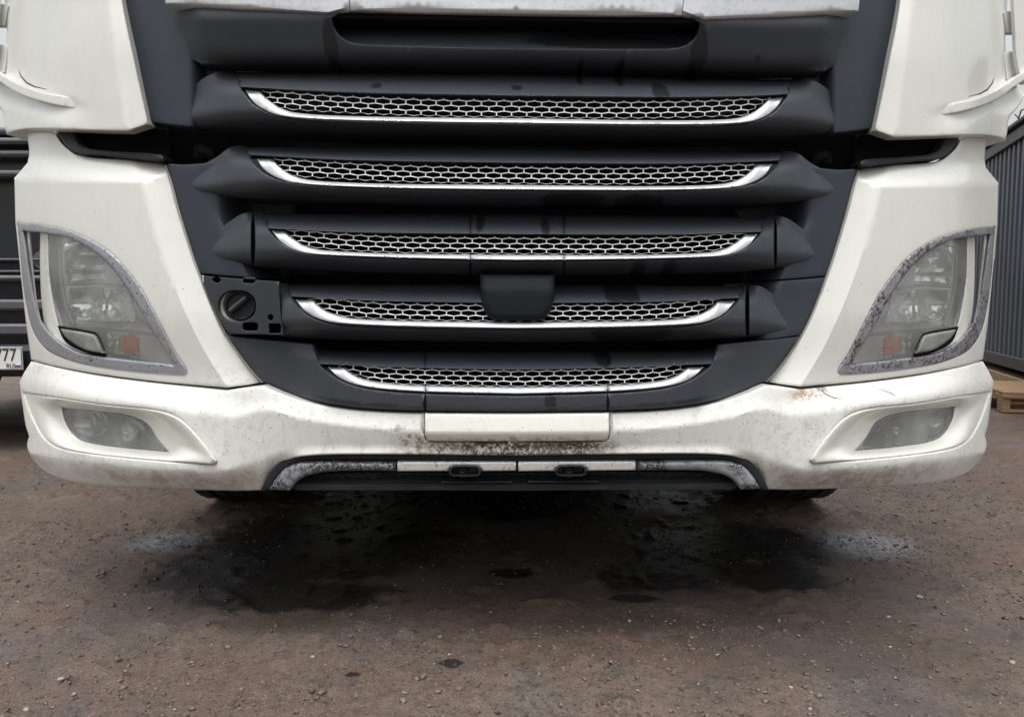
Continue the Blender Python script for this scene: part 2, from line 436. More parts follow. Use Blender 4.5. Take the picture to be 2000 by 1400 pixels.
mat_steel = satin('grey_bracket_steel', (.035, .040, .050), .5, .3, .3, (.02, .02, .02), 120, .55)
mat_reflector = M('lamp_reflector'); _n = mat_reflector.noise(9, 2, .45)
mat_reflector.princ((.88, .90, .89), .17, .72, mat_reflector.bump(_n, .55, .05)); mat_reflector = mat_reflector.m
mat_lamp_grey = simple('lamp_housing_grey', (.80, .81, .80), .25, .3, .10, 12)
mat_amber = simple('amber_bulb', (.72, .24, .09), .3, 0, .2, 60)
mat_rubber = simple('tyre_rubber', (.018, .018, .018), .78, 0, .3, 60, .3)
def lens(name, haze, hazecol, rough, ribs=None, tint=(.93, .95, .94)):
    m = M(name); tr = m.n('BsdfTransparent'); m.put(tr.inputs[0], tint)
    gl = m.n('BsdfGlossy'); m.put(gl.inputs['Roughness'], rough); df = m.n('BsdfDiffuse'); m.put(df.inputs[0], hazecol)
    hz = m.math('MULTIPLY', m.ramp(m.noise(9, 5, .6), .3, .8, .6, 1.3), haze, clamp=True)
    nz = m.noise(300, 3); h = nz
    if ribs:
        w = m.n('TexWave', wave_type='BANDS', bands_direction='X'); m.put(w.inputs[0], m.co); w.inputs['Scale'].default_value = ribs; h = w.outputs[1]
    b = m.bump(h, .12 if not ribs else .5, .001); m.put(gl.inputs['Normal'], b)
    a = m.n('MixShader'); m.put(a.inputs[0], hz); m.t.links.new(tr.outputs[0], a.inputs[1]); m.t.links.new(df.outputs[0], a.inputs[2])
    fr = m.n('Fresnel'); fr.inputs[0].default_value = 1.5
    c = m.n('MixShader'); m.put(c.inputs[0], fr.outputs[0]); m.t.links.new(a.outputs[0], c.inputs[1]); m.t.links.new(gl.outputs[0], c.inputs[2])
    m.t.links.new(c.outputs[0], m.out.inputs[0]); return m.m
mat_lens = lens('hazed_clear_lens', .16, (.88, .90, .89), .03)
mat_fog = lens('frosted_fog_lens', .62, (.36, .37, .37), .14)
mat_washer = lens('washer_cover', .9, (.26, .28, .26), .25)

# ================================================================== THE LORRY
truck = empty('truck', (0, 0, 0), 'white lorry front with black slatted grille and dented bumper, filling the picture', 'truck')
far_rim = lambda deep, thin=.012, lim=62: (lambda x, y: deep if x < lim else thin)

# ---- cab core, undertray, axle: what stands behind the panels
b = MB(); b.box((0.01, 2.9, 1.95), (2.34, 4.6, 2.6), bev=.03); b.build('cab_body', mat_deep, truck)
b = MB(); b.box((0.01, 1.0, .62), (1.72, 1.5, .46), bev=.02); b.box((.01, 3.3, .42), (1.7, 5.6, .22), bev=.02); b.box((.01, 1.1, .30), (.7, .9, .12), bev=.03); b.box((.01, 4.6, .3), (2.3, .5, .5), bev=.03); b.build('chassis_and_light_block', mat_deep, truck)  # low boxes and unseen rear block added to keep light out underneath
xs = [40, 200, 400, 700, C0]
back = np.array([(150, -60), (150, 250), (112, 252), (128, 285), (150, 300), (310, 318), (345, 430), (400, 560), (450, 660), (540, 760), (620, 800), (700, 830), (700, 880), (560, 905), (520, 948)], float)
back = np.concatenate([back, mir(back[::-1])])
panel('front_bulkhead', back, mat_deep, truck, lambda x, y: .23 + 0 * x, dx=60, edge=(0, 0), rim=None, sides='C')
# ---- white upper corner panels
hood = sp([(236, -60, 1), (239, 0), (264, 122), (291, 243, 1), (283, 246), (250, 257, 1), (200, 256), (120, 253), (60, 252), (30, 256), (13, 263, 1), (9, 248), (7, 225), (2, 214), (-14, 196), (-30, 172, 1), (-8, 150), (6, 138, 1), (13, 70), (9, 0), (7, -60, 1)], 7)
crease_h = sp([(203, -50), (217, 40), (232, 160), (246, 246)], 8, False)
def off_hood(x, y):
    o = .010 + .012 * ss(y, 120, -60)
    cx = pchip([-60, 40, 160, 257], [202, 217, 232, 248], y)
    o = o + np.clip(x - cx, 0, 60) * .00075
    o = o + .004 * ss(y, 252, 262) + .02 * ss(x, 20, 6) * (y < 150)
    fin = pchip([-30, 40, 100, 155, 230], [150, 176, 194, 206, 214], x)      # below the fin the skirt sweeps out
    s = ss(y, fin - 6, fin + 48); w = ss(x, 190, 40)
    return o + w * (.026 * (1 - s) * ss(y, fin - 8, fin) - .016 * s)
panel('corner_panel', hood, mat_hood, truck, off_hood, creases=[crease_h], dx=9, dy=8, edge=(4, .006), rim=far_rim(.10, .03, 40), sides='LR')
lipc = sp([(240, -60), (243.5, 0), (268, 122), (294, 243)], 8, False)
hl = np.concatenate([lipc, lipc[::-1] - [4.5, 0]])
panel('edge_strip', hl, simple('edge_strip_beige', (.42, .41, .37), .5, 0), truck, .062, dx=20, edge=(1.2, .003), rim=.02, sides='LR')
fin = sp([(-40, 118, 1), (-10, 136), (10, 150), (40, 166), (80, 180), (152, 192, 1), (154, 200), (150, 213, 1), (100, 203), (55, 190), (20, 174), (-5, 157), (-40, 136, 1)], 6)
panel('air_deflector_fin', fin, mat_hood, truck, lambda x, y: .014 - .060 * ss(x, 156, 30) , dx=8, dy=5, edge=(2.2, .003), rim=lambda x, y: .004 + .06 * float(ss(x, 150, 40)), sides='LR')
blade = sp([(-46, -60, 1), (-34, -60, 1), (-8, -60), (-8, 60), (-12, 110), (-24, 150, 1), (-46, 150, 1)], 10)
panel('air_deflector_blade', blade, mat_hood, truck, -.03, dx=14, edge=(3, .005), rim=.012, sides='LR')
for (y0, y1) in ((4, 50), (83, 142)):
    sl = np.array([(-14, y0 + 1), (-2, y0 + 4), (15, y0 + 5.0), (16, y0 + 8), (9, y1), (-14, y1)], float)
    panel('deflector_slat', sl, mat_hood, truck, .012, dx=10, edge=(1.5, .003), rim=.02, sides='LR')
slit = Q(*np.array([(37, 139), (41, 150), (52, 163), (68, 171), (92, 176)], float).T, -.001)
for sd in 'LR':
    p = np.array([(37, 137), (41, 149), (52, 162), (68, 170), (91, 175)], float); x = p[:, 0] if sd == 'L' else 2 * C0 - p[:, 0]
    b = MB(); b.tube(Q(x, p[:, 1], off_hood(p[:, 0], p[:, 1]) - .0002), [.0006, .0016, .0018, .0016, .0006], 6); b.build('panel_slit', mat_deep, truck)

# ---- white headlight panels
lp = sp([(53, 257, 1), (55, 275), (57, 300), (54, 318, 1), (28, 348, 1), (30, 433, 1), (34, 470), (43, 560), (52, 640), (61, 702, 1), (120, 717), (200, 731), (310, 745), (443, 757, 1), (513, 748, 1),
         (483, 715), (432, 640), (386, 530), (350, 420), (331, 350), (321, 319, 1), (250, 312), (155, 304), (124, 284), (104, 256, 1)], 7)
bez_out = sp([(33, 434, 1), (80, 438), (150, 456), (215, 493), (270, 555), (310, 625), (346, 693), (366, 722), (364, 731), (352, 733), (250, 725), (160, 711), (103, 691), (80, 672), (62, 640), (50, 590), (42, 530), (37, 470)], 6)
bez_in = sp([(45, 451, 1), (90, 456), (140, 467), (200, 504), (250, 566), (293, 640), (326, 690), (338, 712, 1), (250, 703), (160, 690), (125, 674), (98, 653), (80, 628), (68, 590), (57, 530), (49, 475)], 6)
c1 = sp([(275, 357), (297, 430), (326, 520), (362, 610), (402, 690), (440, 750)], 8, False)
c0l = sp([(34, 349), (150, 352), (275, 356), (318, 341)], 8, False)
def off_lamp(x, y):
    cx = pchip([300, 356, 430, 520, 610, 690, 757], [256, 275, 297, 326, 362, 402, 444], y)
    cy = np.interp(x, [28, 275, 325], [348, 356, 338])
    o = .020 + np.clip(x - cx, 0, 80) * .00070
    up = np.clip(cy - y, 0, 44); o = o + up * .00105
    o = o + .014 * ss(y, 600, 745) - .004 * np.sin(np.clip((y - 356) / 380, 0, 1) * np.pi)
    o = o + .02 * ss(y, 300, 262) * 0 + .012 * ss(x, 60, 28) * (y < 345)
    return o
holeL = bez_out + (bez_out.mean(0) - bez_out) * .012
panel('headlight_panel', lp, mat_lamp_panel, truck, off_lamp, holes=[holeL], creases=[c1, c0l], dx=10, dy=9, edge=(4, .006), rim=lambda x, y: .008 if (x < 130 and y > 430) else (.16 if x < 64 else .03), sides='LR')
ie = sp([(325, 322), (335, 350), (354, 420), (390, 530), (436, 640), (487, 715), (516, 746)], 8, False)
panel('edge_strip', np.concatenate([ie, ie[::-1] - [4.5, -1]]), bpy.data.materials['edge_strip_beige'], truck, .068, dx=20, edge=(1.2, .003), rim=.02, sides='LR')

# ---- headlights
for sd in 'LR':
    X = (lambda x: x) if sd == 'L' else (lambda x: 2 * C0 - x)
    house = sp([(88, 440, 1), (150, 448), (215, 484), (277, 550), (320, 630), (356, 722, 1), (250, 716), (160, 700), (118, 668), (96, 600), (86, 520)], 8)
    def off_house(x, y):
        o = .095 + .02 * ss(x, 110, 180) * ss(x, 330, 250); o = o - .030 * ss(x - (y - 640) * .35, 235, 262) - .018 * ss(y, 632, 642)
        return o
    hd = panel('headlight', house, mat_lamp_grey, truck, off_house, dx=5, edge=(0, 0), rim=.02, sides=sd)[0]
    def bowl(x, y, cx, cy, rx, ry, d0, dep, ribs=0):
        r = ((x - cx) / rx)**2 + ((y - cy) / ry)**2
        o = d0 + dep * (1 - np.clip(r, 0, 1.6))
        if ribs: o = o + .0045 * np.sign(np.sin((x - cx) / rx * ribs)) * ss(np.abs(np.sin((x - cx) / rx * ribs)), 0, .5)
        return o
    up = sp([(124, 476, 1), (160, 470), (205, 508), (246, 548), (248, 556, 1), (190, 548), (133, 552, 1), (126, 520)], 5)
    up2 = sp([(132, 468, 1), (165, 466), (200, 492), (206, 505, 1), (180, 500), (140, 492)], 5)
    mid = sp([(134, 562, 1), (190, 560), (252, 568, 1), (262, 600), (268, 630, 1), (200, 628), (142, 624, 1), (136, 590)], 5)
    panel('reflector', up, mat_reflector, hd, lambda x, y: bowl(x, y, 205, 540, 80, 60, .058, .055, 7) - .012 * ss(y, 520, 526) * ss(y, 534, 528), dx=4, edge=(3, .01), rim=.05, sides=sd)
    panel('reflector', up2, mat_reflector, hd, lambda x, y: bowl(x, y, 168, 484, 40, 22, .045, .03), dx=4, edge=(2, .006), rim=.03, sides=sd)
    panel('reflector', mid, mat_reflector, hd, lambda x, y: bowl(x, y, 200, 592, 72, 44, .052, .06, 0) + .010 * ss(y, 590, 594) - .02 * np.exp(-((x - 200) / 12.)**2) - .012 * np.exp(-((y - 612) / 5.)**2) * np.sin(x / 7.), dx=4, edge=(3, .01), rim=.05, sides=sd)
    for pts, w in (([(117, 476), (120, 540), (131, 600), (146, 634)], .0035), ([(128, 556), (190, 553), (254, 561)], .0035), ([(262, 556), (276, 590), (300, 644)], .003), ([(140, 638), (200, 640), (318, 656)], .003)):
        p = np.array(pts, float); b = MB(); b.tube(Q(X(p[:, 0]), p[:, 1], .052), w, 8); b.build('lamp_divider', mat_chrome, hd)
    ind = sp([(206, 650, 1), (318, 664, 1), (338, 704), (330, 712, 1), (214, 692, 1)], 5)
    panel('indicator_reflector', ind, mat_reflector, hd, lambda x, y: .066 + .0035 * np.sin(x / 1.9) + .003 * np.sin(y / 2.3), dx=4, dy=4, edge=(3, .008), rim=.02, sides=sd)
    am = sp([(236, 664), (250, 655), (268, 658, 1), (272, 690, 1), (252, 690), (236, 682)], 4)
    panel('indicator_bulb', am, mat_amber, hd, lambda x, y: .060 - .014 * np.exp(-((x - 254) / 12.)**2 - ((y - 673) / 12.)**2), dx=4, edge=(3, .006), rim=.02, sides=sd)
    ln = sp([(95, 444, 1), (150, 452), (210, 490), (264, 556), (306, 632), (346, 716, 1), (250, 710), (205, 700), (203, 690, 1), (190, 658, 1), (183, 651), (117, 638, 1), (104, 590), (95, 520)], 6)
    panel('headlight_lens', ln, mat_lens, hd, lambda x, y: off_lamp(x, y) + .008 + .012 * ss(x, 130, 95), dx=10, edge=(6, .006), rim=.015, sides=sd)
    wc = sp([(118, 642, 1), (180, 653), (188, 660), (201, 690, 1), (165, 682), (135, 664), (122, 650)], 5)
    panel('washer_cover', wc, mat_washer, hd, lambda x, y: .014 + 0 * x, dx=8, edge=(5, .006), rim=.02, sides=sd)
    wb = sp([(112, 636, 1), (184, 648), (193, 657), (206, 696, 1), (165, 688), (128, 668)], 5)
    panel('washer_gap', wb, mat_deep, hd, .030, dx=20, edge=(0, 0), rim=.01, sides=sd)
    panel('lamp_bezel', bez_out, mat_bezel if sd == 'L' else mat_bezel_b, truck, lambda x, y: off_lamp(x, y) - .004, holes=[bez_in], dx=4, edge=(3.6, .006), rim=lambda x, y: .004 if x < 100 else .02, sides=sd,
          label='pitted silver surround of the left headlight' if sd == 'L' else 'badly flaking silver surround of the right headlight')
    # pillars either side of the see-through slot and the pocket floor
    p1 = sp([(44, 448, 1), (57, 450, 1), (62, 520), (70, 590), (80, 636, 1), (70, 640, 1), (56, 590), (48, 520)], 8)
    p2 = sp([(78, 448, 1), (94, 450, 1), (97, 520), (106, 590), (118, 640), (140, 672), (175, 690), (200, 696), (210, 704, 1), (160, 698), (118, 682), (92, 652), (82, 600), (78, 520)], 8)
    fl = sp([(66, 632, 1), (96, 640, 1), (120, 676), (170, 694), (230, 704), (240, 712, 1), (160, 700), (110, 682), (84, 655)], 8)
    mat_in = mat_foglamp_trim
    panel('slot_pillar', p1, mat_in, hd, .045, dx=8, edge=(3, .004), rim=.006, sides=sd)
    panel('slot_pillar', p2, mat_in, hd, lambda x, y: .060 - .016 * ss(x, 85, 96), dx=8, edge=(4, .008), rim=.09, sides=sd)
    panel('pocket_floor', fl, mat_in, hd, lambda x, y: .06 - .0003 * (y - 640), dx=8, edge=(2, .003), rim=.05, sides=sd)

# ---- bumper
y_top = curve([(36, 704), (61, 706), (120, 720), (200, 735), (310, 749), (443, 761), (513, 752), (560, 772), (600, 785), (650, 794.5), (700, 801), (760, 805), (829, 807), (C0, 808)])
y_led = curve([(38, 757), (120, 772), (200, 783), (310, 797), (380, 812), (450, 815), (515, 800), (600, 820), (700, 834), (829, 842), (C0, 842)])
y_low = curve([(50, 884), (120, 893), (200, 902), (310, 914), (430, 918), (480, 905), (560, 880), (620, 872), (C0, 872)])
y_bot = curve([(55, 890), (90, 918), (150, 942), (300, 953), (460, 958), (512, 958), (530, 925), (560, 900), (600, 890), (700, 887), (C0, 888)])
def off_bump(x, y):
    yt, yl, yw, yb = y_top(x), y_led(x), y_low(x), np.maximum(y_bot(x), y_low(x) + 8)
    side = ss(x, 520, 400)
    ot = .034 - .021 * ss(x, 500, 620); ol = -.010 + .010 * ss(x, 450, 620); ow = -.012 + .022 * ss(x, 430, 600); ob = .045 - .040 * ss(x, 500, 600)
    ot = ot - .0 * side
    lin = np.clip((y - yt) / (yl - yt), 0, 1); o = np.where(y < yl, ot + (ol - ot) * (side * ss(lin, -.25, 1.0) + (1 - side) * lin),
        np.where(y < yw, ol + (ow - ol) * np.clip((y - yl) / (yw - yl), 0, 1), ow + (ob - ow) * np.clip((y - yw) / (yb - yw), 0, 1)**1.5))
    mid = np.exp(-((x - 480) / 95.)**2) * ss(y, 745, 800)
    return o + .024 * mid
bump_l = sp([(61, 706, 1), (120, 720), (200, 735), (310, 749), (443, 762, 1), (515, 753, 1), (560, 772), (600, 785), (650, 794.5), (700, 801), (760, 805), (828.6, 807, 1)], 7, False)
cut = sp([(828.6, 850, 1), (831.5, 859), (843, 862.4, 1), (C0, 863.4, 1)], 6, False)
bot = sp([(C0, 889, 1), (700, 887), (600, 890), (560, 899), (533, 920), (512, 957, 1), (460, 958), (300, 953), (160, 944), (100, 926), (68, 902), (55, 880), (53, 866), (57, 852, 1), (50, 830), (44, 790), (38, 745, 1), (48, 726, 1)], 7, False)
half = np.concatenate([bump_l, cut[:-1]])
full = np.concatenate([half, mir(half[::-1]), mir(bot[::-1])[:-1], bot[1:]])
_f = [full[0]]
for p in full[1:]:
    if np.linalg.norm(p - _f[-1]) > .5: _f.append(p)
full = np.array(_f)
fog_out = sp([(46, 766, 1), (120, 778), (200, 790), (310, 802), (350, 817), (385, 850), (421, 900), (416, 907, 1), (250, 894), (130, 878), (92, 860), (68, 825), (52, 785)], 6)
fog_in = sp([(121, 796, 1), (190, 803), (255, 812), (288, 828), (306, 855), (329, 882, 1), (230, 873), (165, 862), (140, 845), (126, 820)], 6)
fo = fog_out + (fog_out.mean(0) - fog_out) * -.006
led = sp([(42, 758), (120, 772), (200, 783), (310, 796), (380, 812)], 8, False)
c_low = np.array([(x, float(y_low(x))) for x in np.arange(62, 470, 8)])
c_mid = np.array([(x, float(y_led(x))) for x in np.arange(540, 820, 8)])
panel('bumper', full, mat_bumper, truck, lambda x, y: off_bump(fold(x), y), holes=[fo, mir(fo[::-1])], creases=[c_low, mir(c_low[::-1]), c_mid, mir(c_mid[::-1])],
      dx=9, dy=6, edge=(4, .006), rim=lambda x, y: .30 if min(x, 2 * C0 - x) < 62 else .03, sides='C')
def off_fog(x, y):
    p = np.stack([np.atleast_1d(x), np.atleast_1d(y)], -1).astype(float); a = dist(fog_out, p); c = dist(fog_in, p)
    t = a / (a + c + 1e-6); o = -.010 + .050 * ss(t, .05, 1.0)
    return o + .010 * ss(x, 110, 60)
panel('fog_lamp_surround', fog_out, mat_foglamp_trim, truck, off_fog, holes=[fog_in], dx=6, edge=(4, .005), rim=.03, sides='LR')
for sd in 'LR':
    fbk = fog_in + (fog_in - fog_in.mean(0)) * .10
    fb = panel('fog_lamp', fbk, mat_lamp_grey, truck, lambda x, y: .105 - .05 * ss(np.abs(y - 838), 18, 42), dx=8, edge=(0, 0), rim=.01, sides=sd)[0]
    for (cx, cy, r) in ((178, 826, 34), (252, 842, 30)):
        a = np.linspace(0, 2 * np.pi, 40, endpoint=False); o = np.stack([cx + r * 1.05 * np.cos(a), cy + r * .8 * np.sin(a)], -1)
        panel('reflector', o, mat_reflector, fb, lambda x, y: .06 + .03 * (1 - np.clip(((x - cx) / r)**2 + ((y - cy) / (r * .8))**2, 0, 1)), dx=5, edge=(3, .004), rim=.02, sides=sd)
    panel('fog_lamp_lens', fog_in + (fog_in - fog_in.mean(0)) * .03, mat_fog, fb, lambda x, y: .040 + .010 * ss(x, 160, 125), dx=10, edge=(7, .008), rim=.02, sides=sd)
flap = sp([(830, 808, 1), (C0, 809, 1), (2 * C0 - 830, 808, 1), (2 * C0 - 830, 848), (2 * C0 - 833, 858), (2 * C0 - 845, 861), (C0, 862), (845, 861), (833, 858), (830, 848)], 8)
panel('number_plate_flap', flap, mat_flap, truck, lambda x, y: -.002 - .011 * np.clip((y - 806) / 38, 0, 1) + .012 * np.clip((y - 844) / 18, 0, 1), creases=[np.array([(836, 844), (C0, 844.5), (2 * C0 - 836, 844)])], dx=14, dy=5, edge=(3, .004), rim=.03, sides='C')
panel('flap_handle', sp([(992, 862), (C0 - 14, 860), (C0 + 8, 862), (C0 + 6, 872), (C0 - 12, 872), (988, 868)], 3), mat_bumper, truck, .004, dx=6, edge=(4, .006), rim=.01, sides='C')

# ---- arch trim and steps below
def band(outer, inner, step=6):
    return np.concatenate([sp(outer, step, False), sp(inner[::-1], step, False)])
ro = [(508, 958, 1), (520, 935), (538, 910), (562, 893), (600, 886), (700, 884), (C0, 885, 1)]
ri = [(524, 958, 1), (540, 932), (562, 910), (600, 899), (700, 898), (C0, 899, 1)]
bl = band(ro, ri); L_ = sp(ro, 6, False); I_ = sp(ri, 6, False)
rub = np.concatenate([L_, mir(L_[::-1])[1:], mir(I_)[:-1], I_[::-1]])
panel('arch_seal', rub, mat_cover, truck, .030, dx=8, edge=(3, .004), rim=.05, sides='C')
ar = band([(524, 956, 1), (540, 932), (562, 910), (600, 900.5), (700, 900), (774, 901, 1)], [(566, 957, 1), (580, 940), (600, 929), (640, 921), (700, 919), (774, 919.5, 1)])
def off_arch(x, y): return .022 + .0 * x
panel('arch_trim', ar, mat_arch, truck, off_arch, dx=5, edge=(9, .012), rim=.05, sides='LR')
for (x0, x1, sl) in ((776, 1008, 908), (2021 - 1002 - 7, 2021 - 776 - 1, 2021 - 905)):
    o = sp([(x0, 901.5, 1), (x1, 901.5, 1), (x1, 919, 1), (sl + 32, 919.5, 1), (sl + 30, 913), (sl + 22, 909.5), (sl - 22, 909.5), (sl - 30, 913), (sl - 32, 919.5, 1), (x0, 920, 1)], 6)
    st = panel('step_plate', o, mat_step, truck, .016, dx=8, dy=5, edge=(2.5, .004), rim=.03, sides='C', label='scratched silver step plate under the bumper')[0]
    o = sp([(sl - 30, 914), (sl - 23, 910), (sl + 23, 910), (sl + 30, 914), (sl + 30, 926), (sl + 23, 930), (sl - 23, 930), (sl - 30, 926)], 5)
    hole = sp([(sl - 26, 916), (sl - 20, 913), (sl + 20, 913), (sl + 26, 916), (sl + 27, 925), (sl + 21, 928), (sl - 21, 928), (sl - 27, 925)], 4)
    panel('slot_frame', o, mat_steel, st, .010, holes=[hole], dx=5, edge=(2, .003), rim=.03, sides='C')
    b = MB(); c = Q(sl - 4, 922, .035); b.lathe(c, [(0, -.006), (.004, -.006), (.005, .001), (.008, .001), (.010, -.003), (.0125, 0), (.0125, .02)], 'y', 20); b.build('tow_bolt', mat_steel, st)
    panel('slot_back', o, mat_steel, st, .045, dx=30, edge=(0, 0), rim=.0, sides='C')
val = sp([(560, 930, 1), (640, 924), (780, 922), (C0, 922, 1), (1240, 922), (1380, 924), (1461, 930, 1), (1461, 946), (1440, 957, 1), (1200, 957), (C0, 958), (820, 957), (580, 957, 1), (560, 946)], 8)
panel('lower_valance', val, mat_cover, truck, lambda x, y: .075 - .030 * np.clip((y - 930) / 15, 0, 1), creases=[np.array([(575, 945), (C0, 945), (2 * C0 - 575, 945)], float)], dx=20, dy=5, edge=(0, 0), rim=.25, sides='C')
for (x0, x1, y0, y1, o_) in ((862, 1000, 940.5, 942.5, .035), (1032, 1170, 940, 942, .035)):
    panel('valance_rib', sp([(x0, y0, 1), (x1, y0, 1), (x1, y1, 1), (x0, y1, 1)], 12), mat_steel, truck, o_, dx=30, edge=(.8, .002), rim=.02, sides='C')
under = MB(); under.box((.01, .62, .43), (1.76, .9, .10), bev=.02); under.box((.01, .55, .52), (1.75, .6, .16), bev=.02); under.box((.01, .30, .48), (1.5, .3, .2), bev=.02); under.build('undertray', mat_deep, truck)

for pts in ([(1612, 763), (1622, 772), (1640, 779), (1656, 781)], [(1730, 760), (1745, 765), (1758, 770), (1768, 776)]):
    q = [(2021 - p[0] - 8 + 0, p[1] - 0) for p in pts]; b = MB()
    b.tube([tuple(Q(2 * C0 - x, y, float(off_bump(np.array([float(x)]), np.array([float(y)]))[0]) - .0002)) for x, y in q], [.0003, .0009, .0010, .0003], 5); b.build('scratch', mat_steel, truck)
# ---- front wheels
for sx in (-1.01, 1.03):
    b = MB(); cx_, cy_, cz_ = sx, 1.42, .50
    prof = [(.29, -.13), (.34, -.15), (.42, -.152), (.470, -.147), (.492, -.136)]
    for g0 in (-.085, -.03, .03, .085): prof += [(.499, g0 - .008), (.485, g0 - .0055), (.485, g0 + .0055), (.499, g0 + .008)]
    prof += [(.492, .136), (.470, .147), (.42, .152), (.34, .15), (.29, .13)]
    b.lathe((cx_, cy_, cz_), [(r, t) for r, t in prof], 'x', 96)
    for i in range(80):                                     # shoulder blocks
        a = 2 * math.pi * i / 80; ca, sa = math.cos(a), math.sin(a)
        for s2 in (-1, 1):
            b.box((cx_ + s2 * .115, cy_ + .497 * ca, cz_ + .497 * sa), (.046, .030, .010), ax=[(1, .25 * s2 * -sa, .25 * s2 * ca), (0, -sa, ca), (0, ca, sa)])
    w = b.build('front_wheel', mat_rubber, truck, True, 30)
    b = MB(); b.lathe((cx_, cy_, cz_), [(.0, -.03), (.12, -.03), (.14, -.06), (.22, -.06), (.285, -.13), (.295, -.13)], 'x', 48); b.build('rim', mat_steel, w)
b = MB(); b.tube([(-.9, 1.42, .46), (.9, 1.42, .46)], .06, 12); b.build('axle', mat_deep, truck)

# ================================================================== GRILLE
def off_wing(x, y):
    x = fold(x); return .062 - .012 * ss(y, 560, 760) + .12 * ss(x, 415 + np.clip((y - 420) * .5, 0, 90), 505 + np.clip((y - 420) * .5, 0, 90))
# upper dark pillar beside the white corner panel, and everything the first slat sits in
wu = sp([(241, -60, 1), (244, 0), (269, 122), (294.5, 238, 1), (330, 244), (400, 250), (520, 252, 1), (520, 60), (330, -60, 1)], 9)
def off_pillar(x, y):
    d = x - pchip([-60, 0, 122, 243], [236, 240, 266, 293], y)
    return .066 - .020 * ss(d, 0, 60) + .12 * ss(x, 365, 440)
panel('grille_side_panel', wu, mat_wing, truck, off_pillar, dx=10, edge=(3, .005), rim=.03, sides='LR')
wm = sp([(325.5, 320, 1), (336, 350), (355, 420), (391, 534, 1), (450, 540), (560, 546, 1), (560, 330), (470, 300), (452, 296, 1), (435, 308), (405, 318), (360, 322, 1)], 8)
panel('grille_side_panel', wm, mat_wing, truck, lambda x, y: off_wing(x, y) + 0 * x, dx=12, edge=(2.5, .005), rim=.03, sides='LR')
wr = sp([(392, 537, 1), (418, 600), (438, 640), (446, 653, 1), (500, 661), (600, 668, 1), (600, 560), (560, 548, 1), (450, 542)], 8)
panel('grille_side_panel', wr, mat_wing, truck, lambda x, y: off_wing(x, y) + 0 * x, dx=12, edge=(2.5, .005), rim=.03, sides='R')

